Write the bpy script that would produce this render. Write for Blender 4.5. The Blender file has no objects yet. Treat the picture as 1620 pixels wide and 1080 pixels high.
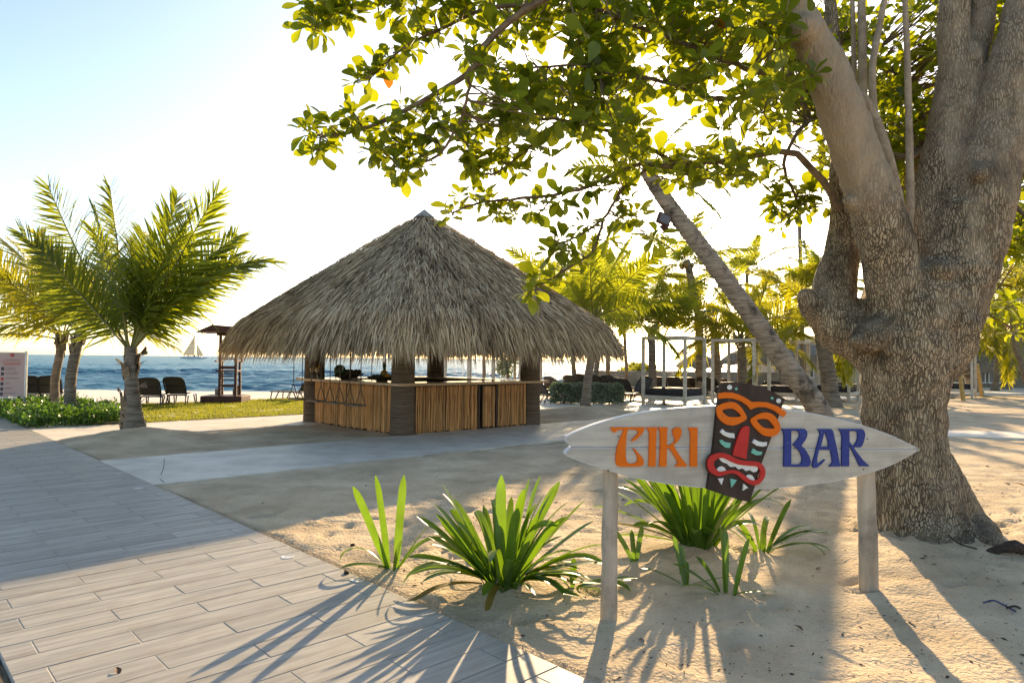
import bpy, math, random
import numpy as np
from mathutils import Vector, Matrix, Euler, Quaternion
from mathutils.geometry import tessellate_polygon
from math import sin, cos, pi, radians, sqrt, atan2, degrees

SC = bpy.context.scene
COL = SC.collection
rnd = random.Random(7)
nrg = np.random.default_rng(11)

# ------------------------------------------------------------------ camera
EYE = Vector((0.0, 0.0, 1.6))
PITCH, ROLL, FPX = math.atan(28.0 / 1080.0), radians(0.6), 1080.0
camd = bpy.data.cameras.new('camera')
cam = bpy.data.objects.new('camera', camd)
COL.objects.link(cam)
camd.sensor_width = 36.0
camd.lens = 36.0 * FPX / 1620.0
camd.clip_start, camd.clip_end = 0.05, 20000.0
CM = Matrix.Translation(EYE) @ Matrix.Rotation(pi / 2 + PITCH, 4, 'X') @ Matrix.Rotation(ROLL, 4, 'Z')
cam.matrix_world = CM
SC.camera = cam
CR = CM.to_3x3()

def ray(px, py):
    """direction of sight through a measured point (1620 x 1080), scaled so that its depth is 1"""
    return CR @ Vector(((px - 810) / FPX, -(py - 540) / FPX, -1.0))
def G(px, py, z=0.0):
    d = ray(px, py)
    return EYE + d * ((z - EYE.z) / d.z)
def A(px, py, y):
    """world point seen at px,py whose world distance along Y is y"""
    d = ray(px, py)
    return EYE + d * (y / d.y)

# ------------------------------------------------------------------ sky and sun
sd = ray(1060, 187).normalized()
SUN_EL, SUN_AZ = math.asin(sd.z), math.atan2(sd.x, sd.y)
world = bpy.data.worlds.new('World')
SC.world = world
world.use_nodes = True
wn = world.node_tree
bg = wn.nodes['Background']
sky = wn.nodes.new('ShaderNodeTexSky')
sky.sky_type = 'NISHITA'
sky.sun_disc = False
sky.sun_elevation, sky.sun_rotation = SUN_EL, SUN_AZ
sky.air_density, sky.dust_density, sky.ozone_density = 0.85, 0.9, 2.8
wn.links.new(sky.outputs[0], bg.inputs['Color'])
bg.inputs['Strength'].default_value = 0.13
sl = bpy.data.lights.new('sun', 'SUN')
sl.energy, sl.angle, sl.color = 4.2, radians(0.6), (1.0, 0.80, 0.55)
so = bpy.data.objects.new('sun', sl)
COL.objects.link(so)
so.rotation_euler = (-sd).to_track_quat('-Z', 'Y').to_euler()
SC.view_settings.view_transform = 'Standard'
SC.view_settings.look = 'None'
SC.view_settings.gamma = 1.0
SC.view_settings.use_curve_mapping = False
SC.view_settings.use_white_balance = True      # the photograph's warm balance
SC.view_settings.white_balance_temperature = 8000
SC.view_settings.exposure = 1.32
SC.render.engine = 'CYCLES'
cy = SC.cycles
cy.use_denoising = True
cy.max_bounces, cy.diffuse_bounces, cy.glossy_bounces = 8, 4, 3
cy.transmission_bounces, cy.transparent_max_bounces = 4, 6
cy.sample_clamp_indirect = 6.0

# ------------------------------------------------------------------ helpers: objects
def link(o, parent=None):
    COL.objects.link(o)
    if parent is not None:
        o.parent = parent
    return o
def tag(o, label=None, cat=None, group=None, kind=None):
    if label: o['label'] = label
    if cat: o['category'] = cat
    if group: o['group'] = group
    if kind: o['kind'] = kind
    return o
def thing(name, label, cat, loc=(0, 0, 0), rz=0.0, group=None):
    o = bpy.data.objects.new(name, None)
    o.empty_display_size = 0.2
    o.location = loc
    o.rotation_euler = (0, 0, rz)
    link(o)
    return tag(o, label, cat, group)
def copy_tree(src, loc, rz=0.0, label=None, scale=None):
    def rec(o, par):
        c = o.copy()
        COL.objects.link(c)
        if par is not None: c.parent = par
        for ch in KIDS.get(o.name, ()): rec(ch, c)
        return c
    r = rec(src, None)
    r.location = loc
    r.rotation_euler = (0, 0, rz)
    if scale: r.scale = (scale,) * 3
    if label: r['label'] = label
    return r
KIDS = {}

def np_mesh(name, V, F, mat=None, smooth=False, attrs=None):
    """V (n,3) array; F list of (m,k) int arrays (k = 3 or 4)"""
    me = bpy.data.meshes.new(name)
    V = np.asarray(V, dtype=np.float32)
    if not isinstance(F, (list, tuple)): F = [F]
    F = [np.asarray(f, dtype=np.int32) for f in F if len(f)]
    me.vertices.add(len(V))
    me.vertices.foreach_set('co', V.ravel())
    loops = np.concatenate([f.ravel() for f in F])
    tot = np.concatenate([np.full(len(f), f.shape[1], np.int32) for f in F])
    start = np.concatenate([[0], np.cumsum(tot)[:-1]]).astype(np.int32)
    me.loops.add(len(loops))
    me.loops.foreach_set('vertex_index', loops)
    me.polygons.add(len(tot))
    me.polygons.foreach_set('loop_start', start)
    me.polygons.foreach_set('loop_total', tot)
    if smooth: me.polygons.foreach_set('use_smooth', np.ones(len(tot), bool))
    me.update(calc_edges=True)
    if mat: me.materials.append(mat)
    for k, v in (attrs or {}).items():
        a = me.attributes.new(k, 'FLOAT', 'POINT')
        a.data.foreach_set('value', np.asarray(v, np.float32))
    return me
def put(name, me, parent=None, loc=None, kind=None):
    o = bpy.data.objects.new(name, me)
    link(o, parent)
    if loc is not None: o.location = loc
    if kind: o['kind'] = kind
    if parent is not None: KIDS.setdefault(parent.name, []).append(o)
    return o

class MB:
    """collects shapes, then becomes ONE mesh object"""
    def __init__(s): s.v, s.f, s.mi, s.mats = [], [], [], []
    def add(s, V, F, mi=0):
        n = len(s.v)
        s.v += [tuple(p) for p in V]
        for f in F:
            s.f.append(tuple(i + n for i in f)); s.mi.append(mi)
    def box(s, c, size, M=None, mi=0, bev=0.0):
        x, y, z = (k / 2 for k in size)
        b = min(bev, x * .9, y * .9, z * .9)
        V, F = [], []
        if b <= 0:
            V = [(-x, -y, -z), (x, -y, -z), (x, y, -z), (-x, y, -z), (-x, -y, z), (x, -y, z), (x, y, z), (-x, y, z)]
            F = [(0, 3, 2, 1), (4, 5, 6, 7), (0, 1, 5, 4), (1, 2, 6, 5), (2, 3, 7, 6), (3, 0, 4, 7)]
        else:
            def oct_(a, bb, zz, k): return [(-a + k, -bb, zz), (a - k, -bb, zz), (a, -bb + k, zz), (a, bb - k, zz), (a - k, bb, zz), (-a + k, bb, zz), (-a, bb - k, zz), (-a, -bb + k, zz)]
            rings = [oct_(x - b, y - b, -z, b * .5), oct_(x, y, -z + b, b), oct_(x, y, z - b, b), oct_(x - b, y - b, z, b * .5)]
            for r in rings: V += r
            F.append(tuple(range(7, -1, -1))); F.append(tuple(range(24, 32)))
            for r in range(3):
                for i in range(8):
                    j = (i + 1) % 8
                    F.append((r * 8 + i, r * 8 + j, r * 8 + 8 + j, r * 8 + 8 + i))
        M = M or Matrix.Identity(3)
        c = Vector(c)
        s.add([c + M @ Vector(p) for p in V], F, mi)
    def bar(s, a, b, w, h=None, mi=0, up=(0, 0, 1), bev=0.0):
        a, b = Vector(a), Vector(b)
        d = b - a
        L = d.length
        x = d / L
        u = Vector(up)
        if abs(x.dot(u)) > .98: u = Vector((0, 1, 0))
        y = u.cross(x).normalized()
        z = x.cross(y)
        s.box((a + b) / 2, (L, w, h or w), Matrix((x, y, z)).transposed(), mi, bev)
    def tube(s, pts, rad, n=8, mi=0, cap=True, wob=0.0, seed=1, squash=1.0):
        pts = [Vector(p) for p in pts]
        m = len(pts)
        if not hasattr(rad, '__len__'): rad = [rad] * m
        r_ = random.Random(seed)
        V, F = [], []
        prev = None
        for i, p in enumerate(pts):
            t = (pts[min(i + 1, m - 1)] - pts[max(i - 1, 0)]).normalized()
            if prev is None:
                u = Vector((1, 0, 0)) if abs(t.x) < .9 else Vector((0, 1, 0))
            else: u = prev
            u = (u - t * u.dot(t)).normalized()
            w = t.cross(u)
            prev = u
            for k in range(n):
                a = 2 * pi * k / n
                rr = rad[i] * (1 + wob * (r_.random() - .5) * 2)
                V.append(p + u * cos(a) * rr + w * sin(a) * rr * squash)
        for i in range(m - 1):
            for k in range(n):
                j = (k + 1) % n
                F.append((i * n + k, i * n + j, i * n + n + j, i * n + n + k))
        if cap:
            F.append(tuple(range(n - 1, -1, -1)))
            F.append(tuple(range((m - 1) * n, m * n)))
        s.add(V, F, mi)
    def lathe(s, prof, c=(0, 0, 0), n=16, mi=0):
        V, F = [], []
        for (r, z) in prof:
            for k in range(n):
                a = 2 * pi * k / n
                V.append((c[0] + r * cos(a), c[1] + r * sin(a), c[2] + z))
        m = len(prof)
        for i in range(m - 1):
            for k in range(n):
                j = (k + 1) % n
                F.append((i * n + k, i * n + j, i * n + n + j, i * n + n + k))
        F.append(tuple(range(n - 1, -1, -1)))
        F.append(tuple(range((m - 1) * n, m * n)))
        s.add(V, F, mi)
    def prism(s, outer, holes, front, back, mi=0):
        """outer/holes: 2-D loops; front(u,v) and back(u,v) map them to the two faces"""
        loops = [list(outer)] + [list(h) for h in holes]
        flat = [p for l in loops for p in l]
        tris = tessellate_polygon([[Vector((p[0], p[1], 0)) for p in l] for l in loops])
        n = len(flat)
        V = [front(*p) for p in flat] + [back(*p) for p in flat]
        F = []
        fn = (Vector(front(1, 0)) - Vector(front(0, 0))).cross(Vector(front(0, 1)) - Vector(front(0, 0)))
        out = Vector(front(*flat[0])) - Vector(back(*flat[0]))
        for t in tris:
            a, b, c = (Vector(V[i]) for i in t)
            if (b - a).cross(c - a).dot(out) < 0: t = (t[0], t[2], t[1])
            F.append(tuple(t)); F.append((t[0] + n, t[2] + n, t[1] + n))
        k = 0
        for li, l in enumerate(loops):
            m = len(l)
            ar = sum(l[i][0] * l[(i + 1) % m][1] - l[(i + 1) % m][0] * l[i][1] for i in range(m))
            flip = (ar > 0) != (fn.dot(out) > 0)
            if li: flip = not flip
            for i in range(m):
                a, b = k + i, k + (i + 1) % m
                F.append((a, b, b + n, a + n) if flip else (b, a, a + n, b + n))
            k += m
        s.add(V, F, mi)
    def mesh(s, name, mat, smooth=False, off=(0, 0, 0)):
        me = bpy.data.meshes.new(name)
        o = Vector(off)
        me.from_pydata([tuple(Vector(p) - o) for p in s.v], [], s.f)
        if not isinstance(mat, (list, tuple)): mat = [mat]
        for m_ in mat: me.materials.append(m_)
        if len(mat) > 1: me.polygons.foreach_set('material_index', s.mi)
        if smooth:
            me.polygons.foreach_set('use_smooth', [True] * len(me.polygons))
            try: me.set_sharp_from_angle(angle=radians(48))
            except Exception: pass
        me.update()
        return me
    def put(s, name, mat, parent=None, smooth=False, off=(0, 0, 0), loc=None, kind=None):
        return put(name, s.mesh(name, mat, smooth, off), parent, loc, kind)

# ------------------------------------------------------------------ helpers: materials
def mk(name, c1, c2=None, scale=(3, 3, 3), rough=.7, bump=0.0, bscale=None, detail=5.0, dist=0.0, c3=None, p=(.35, .65),
       trans=None, rand=0.0, attr=None, spec=.3, bdist=.01, tw=.5, coat=0.0, metal=0.0, noise2=None, world=False, crackle=None, pale=None):
    """a noise-coloured principled material; trans = translucent colour, rand = random tint per object, attr = point attribute that picks the colour"""
    m = bpy.data.materials.new(name)
    m.use_nodes = True
    N, L = m.node_tree.nodes, m.node_tree.links
    b = N['Principled BSDF']
    out = N['Material Output']
    b.inputs['Roughness'].default_value = rough
    b.inputs['Specular IOR Level'].default_value = spec
    b.inputs['Metallic'].default_value = metal
    if coat: b.inputs['Coat Weight'].default_value = coat
    tc = N.new('ShaderNodeTexCoord')
    mp = N.new('ShaderNodeMapping')
    mp.inputs['Scale'].default_value = scale
    if world:
        ge = N.new('ShaderNodeNewGeometry')
        L.new(ge.outputs['Position'], mp.inputs['Vector'])
    else:
        L.new(tc.outputs['Object'], mp.inputs['Vector'])
    oi = None
    if rand:
        oi = N.new('ShaderNodeObjectInfo')
        cx = N.new('ShaderNodeCombineXYZ')
        mu = N.new('ShaderNodeMath'); mu.operation = 'MULTIPLY'; mu.inputs[1].default_value = 57.0
        L.new(oi.outputs['Random'], mu.inputs[0])
        for i in range(3): L.new(mu.outputs[0], cx.inputs[i])
        L.new(cx.outputs[0], mp.inputs['Location'])
    no = N.new('ShaderNodeTexNoise')
    no.inputs['Scale'].default_value = 1.0
    no.inputs['Detail'].default_value = detail
    no.inputs['Roughness'].default_value = .6
    no.inputs['Distortion'].default_value = dist
    L.new(mp.outputs[0], no.inputs['Vector'])
    rp = N.new('ShaderNodeValToRGB')
    e = rp.color_ramp.elements
    e[0].position, e[1].position = p
    e[0].color = (*c1, 1)
    e[1].color = (*(c2 or c1), 1)
    if c3:
        k = e.new((p[0] + p[1]) / 2)
        k.color = (*c3, 1)
    fac = no.outputs['Fac']
    if attr:
        at = N.new('ShaderNodeAttribute'); at.attribute_name = attr
        mm = N.new('ShaderNodeMix'); mm.inputs[0].default_value = .75
        L.new(fac, mm.inputs[2]); L.new(at.outputs['Fac'], mm.inputs[3])
        fac = mm.outputs[0]
    L.new(fac, rp.inputs[0])
    colr = rp.outputs[0]
    if noise2:   # (scale, dark colour, threshold lo, hi): a second, blotchy layer
        n2 = N.new('ShaderNodeTexNoise')
        n2.inputs['Scale'].default_value = noise2[0]; n2.inputs['Detail'].default_value = 6
        n2.inputs['Roughness'].default_value = .65
        if world: L.new(ge.outputs['Position'], n2.inputs['Vector'])
        else: L.new(tc.outputs['Object'], n2.inputs['Vector'])
        mr = N.new('ShaderNodeMapRange'); mr.inputs[1].default_value = noise2[2]; mr.inputs[2].default_value = noise2[3]
        L.new(n2.outputs['Fac'], mr.inputs[0])
        mx = N.new('ShaderNodeMix'); mx.data_type = 'RGBA'
        L.new(mr.outputs[0], mx.inputs[0]); L.new(colr, mx.inputs[6]); mx.inputs[7].default_value = (*noise2[1], 1)
        colr = mx.outputs[2]
    if crackle:  # (scale vector, crack width, crack colour): plates parted by dark cracks
        mc_ = N.new('ShaderNodeMapping'); mc_.inputs['Scale'].default_value = crackle[0]
        nd = N.new('ShaderNodeTexNoise'); nd.inputs['Scale'].default_value = 7; nd.inputs['Detail'].default_value = 4
        L.new(tc.outputs['Object'], nd.inputs['Vector'])
        ad = N.new('ShaderNodeVectorMath'); ad.operation = 'MULTIPLY_ADD'
        L.new(nd.outputs['Color'], ad.inputs[0]); ad.inputs[1].default_value = (.07, .07, .2); L.new(tc.outputs['Object'], ad.inputs[2])
        L.new(ad.outputs[0], mc_.inputs['Vector'])
        vo = N.new('ShaderNodeTexVoronoi'); vo.feature = 'DISTANCE_TO_EDGE'; vo.inputs['Scale'].default_value = 1
        L.new(mc_.outputs[0], vo.inputs['Vector'])
        cr = N.new('ShaderNodeMapRange'); cr.inputs[1].default_value = 0; cr.inputs[2].default_value = crackle[1]
        cr.interpolation_type = 'SMOOTHSTEP'
        L.new(vo.outputs['Distance'], cr.inputs[0])
        nv = N.new('ShaderNodeTexNoise'); nv.inputs['Scale'].default_value = 5; nv.inputs['Detail'].default_value = 5
        L.new(tc.outputs['Object'], nv.inputs['Vector'])
        nm = N.new('ShaderNodeMapRange'); nm.inputs[1].default_value = .40; nm.inputs[2].default_value = .62; nm.inputs[3].default_value = .75; nm.inputs[4].default_value = 0
        L.new(nv.outputs['Fac'], nm.inputs[0])
        mxm = N.new('ShaderNodeMath'); mxm.operation = 'MAXIMUM'
        L.new(cr.outputs[0], mxm.inputs[0]); L.new(nm.outputs[0], mxm.inputs[1])
        if pale:   # (attribute, colour): young, smoother bark on the upper limbs
            pa = N.new('ShaderNodeAttribute'); pa.attribute_name = pale[0]
            pm = N.new('ShaderNodeMath'); pm.operation = 'MULTIPLY'; pm.inputs[1].default_value = .9
            L.new(pa.outputs['Fac'], pm.inputs[0])
            m3 = N.new('ShaderNodeMath'); m3.operation = 'MAXIMUM'
            L.new(mxm.outputs[0], m3.inputs[0]); L.new(pm.outputs[0], m3.inputs[1]); mxm = m3
            m4 = N.new('ShaderNodeMath'); m4.operation = 'MAXIMUM'
            L.new(cr.outputs[0], m4.inputs[0]); L.new(pm.outputs[0], m4.inputs[1]); cr = m4
            pc = N.new('ShaderNodeMix'); pc.data_type = 'RGBA'
            L.new(pm.outputs[0], pc.inputs[0]); L.new(colr, pc.inputs[6])
            pv = N.new('ShaderNodeMix'); pv.data_type = 'RGBA'
            L.new(no.outputs['Fac'], pv.inputs[0]); pv.inputs[6].default_value = (*[k * .62 for k in pale[1]], 1); pv.inputs[7].default_value = (*[k * 1.3 for k in pale[1]], 1)
            L.new(pv.outputs[2], pc.inputs[7]); colr = pc.outputs[2]
        mk_ = N.new('ShaderNodeMix'); mk_.data_type = 'RGBA'
        L.new(mxm.outputs[0], mk_.inputs[0]); mk_.inputs[6].default_value = (*crackle[2], 1); L.new(colr, mk_.inputs[7])
        colr = mk_.outputs[2]
    if rand:
        hv = N.new('ShaderNodeHueSaturation')
        mr = N.new('ShaderNodeMapRange')
        mr.inputs[3].default_value, mr.inputs[4].default_value = 1 - rand, 1 + rand
        L.new(oi.outputs['Random'], mr.inputs[0]); L.new(mr.outputs[0], hv.inputs['Value']); L.new(colr, hv.inputs['Color'])
        colr = hv.outputs[0]
    L.new(colr, b.inputs['Base Color'])
    if bump:
        bs = bscale or tuple(k * 3 for k in scale)
        m2 = N.new('ShaderNodeMapping'); m2.inputs['Scale'].default_value = bs
        if world: L.new(ge.outputs['Position'], m2.inputs['Vector'])
        else: L.new(tc.outputs['Object'], m2.inputs['Vector'])
        if rand: L.new(cx.outputs[0], m2.inputs['Location'])
        n3 = N.new('ShaderNodeTexNoise'); n3.inputs['Scale'].default_value = 1.0; n3.inputs['Detail'].default_value = 6
        L.new(m2.outputs[0], n3.inputs['Vector'])
        bp = N.new('ShaderNodeBump'); bp.inputs['Strength'].default_value = bump; bp.inputs['Distance'].default_value = bdist
        hgt = n3.outputs['Fac']
        if crackle:
            mh = N.new('ShaderNodeMath'); mh.operation = 'MULTIPLY_ADD'; mh.inputs[1].default_value = .8
            L.new(cr.outputs[0], mh.inputs[0]); L.new(hgt, mh.inputs[2]); hgt = mh.outputs[0]
        L.new(hgt, bp.inputs['Height']); L.new(bp.outputs[0], b.inputs['Normal'])
    if trans:
        t = N.new('ShaderNodeBsdfTranslucent')
        mxs = N.new('ShaderNodeMixShader'); mxs.inputs[0].default_value = tw
        mc = N.new('ShaderNodeMix'); mc.data_type = 'RGBA'; mc.blend_type = 'MULTIPLY'; mc.inputs[0].default_value = 1.0
        vv = N.new('ShaderNodeMapRange'); vv.inputs[3].default_value, vv.inputs[4].default_value = .55, 1.4
        L.new(fac, vv.inputs[0])
        mc.inputs[6].default_value = (*trans, 1); L.new(vv.outputs[0], mc.inputs[7])
        L.new(mc.outputs[2], t.inputs['Color'])
        L.new(b.outputs[0], mxs.inputs[1]); L.new(t.outputs[0], mxs.inputs[2]); L.new(mxs.outputs[0], out.inputs['Surface'])
    return m

# walkway frame: E1 runs across the walkway (and along the two concrete paths), E2 along the walkway, away from the camera
ja, jb = G(172.2, 968.1), G(265.7, 1064.8)
E2 = (ja - jb).normalized()
E1 = Vector((E2.y, -E2.x, 0))
W0 = G(560, 906.5)                      # a point on the walkway's right edge
def EE(a, b, z=0.0):                     # a metres across (to the right), b metres along
    return Vector((W0.x, W0.y, 0)) + E1 * a + E2 * b + Vector((0, 0, z))
def to_ee(p):
    d = Vector((p[0] - W0.x, p[1] - W0.y, 0))
    return d.dot(E1), d.dot(E2)
RE = Matrix((E1, E2, Vector((0, 0, 1)))).transposed()
AZ = atan2(E1.y, E1.x)

# ------------------------------------------------------------------ materials
M = {}
M['sand'] = mk('sand', (.47, .365, .24), (.70, .56, .385), (1.3, 1.3, 1.3), .95, bump=1.0, bscale=(38, 38, 38), bdist=.02, c3=(.58, .455, .305),
               noise2=(60, (.15, .10, .065), .62, .69), spec=.1, world=True)
M['pale_sand'] = mk('pale_beach_sand', (.58, .53, .45), (.74, .69, .60), (1.3, 1.3, 1.3), .95, bump=.6, bscale=(20, 20, 20), bdist=.02, world=True)  # pale sand of the far beach, with the glare on it put into the colour
M['soil'] = mk('soil', (.05, .04, .025), (.13, .10, .06), (9, 9, 9), .95, bump=.6, bscale=(50, 50, 50))
M['tile'] = mk('wood_look_tile', (.25, .238, .21), (.395, .375, .33), (2.0, 22, 3), .5, bump=.22, bscale=(5, 90, 5), bdist=.003, dist=.5, detail=7,
               rand=.10, noise2=(2.6, (.26, .215, .16), .50, .80), spec=.35)
M['grout'] = mk('grout', (.36, .33, .28), (.5, .46, .4), (8, 8, 8), .9)
M['concrete'] = mk('concrete', (.64, .575, .47), (.76, .69, .575), (1.2, 2.6, 1), .55, bump=.12, bscale=(25, 40, 20), bdist=.004, detail=8, noise2=(1.7, (.50, .45, .37), .42, .72), spec=.3)
M['lawn'] = mk('lawn', (.13, .15, .022), (.27, .25, .05), (3, 3, 3), .9, bump=.8, bscale=(60, 60, 60), trans=(.3, .32, .04), tw=.3)
M['sea'] = mk('sea_water', (.010, .085, .16), (.03, .17, .25), (.02, .09, .02), .12, spec=.5)
M['stone'] = mk('rough_stone', (.22, .19, .15), (.38, .33, .27), (2, 2, 2), .9, bump=.5)

# ------------------------------------------------------------------ sand
MOUNDS = []      # (x, y, radius, height)
def mound(p, r, h): MOUNDS.append((p.x, p.y, r, h))
mound(G(222, 694), 1.7, .20)
mound(G(930, 655), 2.2, .22)
mound(G(1480, 880), 1.5, .10)
mound(G(800, 932), .55, .035)
mound(G(620, 905), .3, .03)
mound(G(1120, 880), .7, .045)
mound(G(1310, 650), 1.6, .12)
mound(G(1490, 622), 2.0, .2)

def vnoise(x, y, seed):
    """smooth value noise"""
    r = np.random.default_rng(seed)
    T = r.random((256, 256))
    xi, yi = np.floor(x).astype(int), np.floor(y).astype(int)
    fx, fy = x - xi, y - yi
    fx, fy = fx * fx * (3 - 2 * fx), fy * fy * (3 - 2 * fy)
    g = lambda i, j: T[i % 256, j % 256]
    return (g(xi, yi) * (1 - fx) * (1 - fy) + g(xi + 1, yi) * fx * (1 - fy) + g(xi, yi + 1) * (1 - fx) * fy + g(xi + 1, yi + 1) * fx * fy) - .5

SHORE = 47.0
STEPS = [(rnd.uniform(-3, 5.5), rnd.uniform(2.4, 11), rnd.uniform(0, pi)) for k in range(230)]   # footprints
def sand_h(x, y, fine=True):
    h = .045 * vnoise(x * .55, y * .55, 1) + .03 * vnoise(x * 1.7, y * 1.7, 2)
    if fine:
        h = h + .024 * vnoise(x * 4.2, y * 5.5, 3) + .018 * vnoise(x * 10, y * 10, 4) + .013 * vnoise(x * 3 + y * 2, y * 15, 6) + .012 * vnoise(x * 18, y * 18, 8)
    for (mx, my, r, hh) in MOUNDS:
        d = np.sqrt((x - mx) ** 2 + (y - my) ** 2) / r
        h = h + hh * np.clip(1 - d, 0, 1) ** 2 * (3 - 2 * np.clip(1 - d, 0, 1))
    if fine:
        for (sx, sy, a) in STEPS:
            m_ = (np.abs(x - sx) < .3) & (np.abs(y - sy) < .3)
            if not m_.any(): continue
            dx, dy = x[m_] - sx, y[m_] - sy
            u, v = dx * cos(a) + dy * sin(a), -dx * sin(a) + dy * cos(a)
            q = (u / .13) ** 2 + (v / .06) ** 2
            h[m_] += -.034 * np.exp(-q) + .016 * np.exp(-(np.sqrt(q) - 1.5) ** 2 * 3)
    da, db = x - W0.x, y - W0.y
    a, b = da * E1.x + db * E1.y, da * E2.x + db * E2.y
    edge = .02 * vnoise(x * 2.1, y * 2.1, 9)
    def under(h, m_): return np.where(m_, np.minimum(h, -.035), h)
    # stays below the slabs
    dw = np.minimum(a + 2.15, -a)
    h = np.where(dw > 0, np.minimum(h, .004 - .05 * np.clip(dw / .12, 0, 1) + edge * .5), h)
    h = under(h, (a > -.3) & (b > 4.68) & (b < 7.2))
    h = under(h, (a > -.3) & (b > 10.55) & (b < 13.1))
    h = np.where(y > 31, h - .95 * np.clip((y - 31) / (SHORE - 31), 0, 2.2) * np.clip((26 - x) / 8, 0, 1), h)
    return h
def axis(pts):
    out = []
    for (a, b, st) in pts:
        out += list(np.arange(a, b, st))
    return np.array(out + [pts[-1][1]])
gx = axis([(-900, -100, 100), (-100, -30, 7), (-30, -9, .7), (-9, 8, .05), (8, 22, .22), (22, 100, 6), (100, 900, 100)])
gy = axis([(-60, -6, 6), (-6, 1.5, .5), (1.5, 11, .05), (11, 26, .16), (26, 60, .7), (60, 90, 6)])
X, Y = np.meshgrid(gx, gy)
xs, ys = X.ravel(), Y.ravel()
Z = sand_h(xs, ys)
nx, ny = len(gx), len(gy)
idx = np.arange(nx * ny).reshape(ny, nx)
quads = np.stack([idx[:-1, :-1].ravel(), idx[:-1, 1:].ravel(), idx[1:, 1:].ravel(), idx[1:, :-1].ravel()], 1)
sme = np_mesh('sand', np.stack([xs, ys, Z], 1), [quads], M['sand'], smooth=True)
sme.materials.append(M['pale_sand'])
qx, qy = xs[quads].mean(1), ys[quads].mean(1)
qa = (qx - W0.x) * E1.x + (qy - W0.y) * E1.y
qb = (qx - W0.x) * E2.x + (qy - W0.y) * E2.y
sme.polygons.foreach_set('material_index', ((qb > 13.1) & (qy > 15) & (qa < 19)).astype(np.int32))
sand = put('sand', sme)
tag(sand, 'rippled pale sand with footprints and dark specks', kind='structure')
def ground(p):
    return float(sand_h(np.array([p[0]]), np.array([p[1]]))[0])
def GP(px, py):
    g = G(px, py); g.z = ground(g); return g

# ------------------------------------------------------------------ sea: one sheet with real swell near the shore
def sea_mesh():
    yy = np.concatenate([np.arange(38, 130, .45), np.geomspace(130, 900, 130), np.geomspace(920, 9000, 24)])
    uu = np.linspace(-1.0, 1.0, 420)
    Yg, U = np.meshgrid(yy, uu, indexing='ij')
    Xg = U * (75 + Yg * 1.15)
    x, y = Xg.ravel(), Yg.ravel()
    amp = np.clip((y - 44) / 14, .12, 1)
    z = np.zeros_like(x)
    r = random.Random(5)
    for k in range(30):
        lam = r.uniform(1.2, 4.6)
        th = r.gauss(-pi / 2 - .25, .5)
        kx, ky = cos(th) * 2 * pi / lam, sin(th) * 2 * pi / lam
        ok = np.clip((lam / 3.0 * 190 / np.maximum(y, 40) ) - .2, 0, 1)
        ph = kx * x + ky * y + r.uniform(0, 6)
        z += ok * lam * .0085 * (1 - np.abs(np.sin(ph / 2)) * 2 + .35 * np.sin(ph))
    z = z * amp * (.7 + 1.3 * (vnoise(x * .05, y * .05, 21) + .5)) - .9
    n, m = Yg.shape
    idx = np.arange(n * m).reshape(n, m)
    q = np.stack([idx[:-1, :-1].ravel(), idx[:-1, 1:].ravel(), idx[1:, 1:].ravel(), idx[1:, :-1].ravel()], 1)
    return np_mesh('sea', np.stack([x, y, z], 1), [q], M['sea'], smooth=True)
def sea_material():
    m = M['sea']; N, L = m.node_tree.nodes, m.node_tree.links
    b = N['Principled BSDF']
    g = N.new('ShaderNodeNewGeometry')
    mp = N.new('ShaderNodeMapping'); mp.inputs['Scale'].default_value = (.45, 1.5, 1)
    L.new(g.outputs['Position'], mp.inputs['Vector'])
    n = N.new('ShaderNodeTexNoise'); n.inputs['Scale'].default_value = 1; n.inputs['Detail'].default_value = 9; n.inputs['Roughness'].default_value = .62
    L.new(mp.outputs[0], n.inputs['Vector'])
    bp = N.new('ShaderNodeBump'); bp.inputs['Strength'].default_value = 1.0; bp.inputs['Distance'].default_value = .55
    L.new(n.outputs['Fac'], bp.inputs['Height']); L.new(bp.outputs[0], b.inputs['Normal'])
    b.inputs['IOR'].default_value = 1.33
    b.inputs['Roughness'].default_value = .2
    df = N.new('ShaderNodeBsdfDiffuse'); df.inputs['Color'].default_value = (.028, .145, .215, 1)   # light scattered back by the water itself
    mx = N.new('ShaderNodeMixShader'); mx.inputs[0].default_value = .48
    L.new(df.outputs[0], mx.inputs[1]); L.new(b.outputs[0], mx.inputs[2]); L.new(mx.outputs[0], N['Material Output'].inputs['Surface'])
sea_material()
sea = put('sea', sea_mesh())
tag(sea, 'choppy blue green sea', kind='structure')

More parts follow.
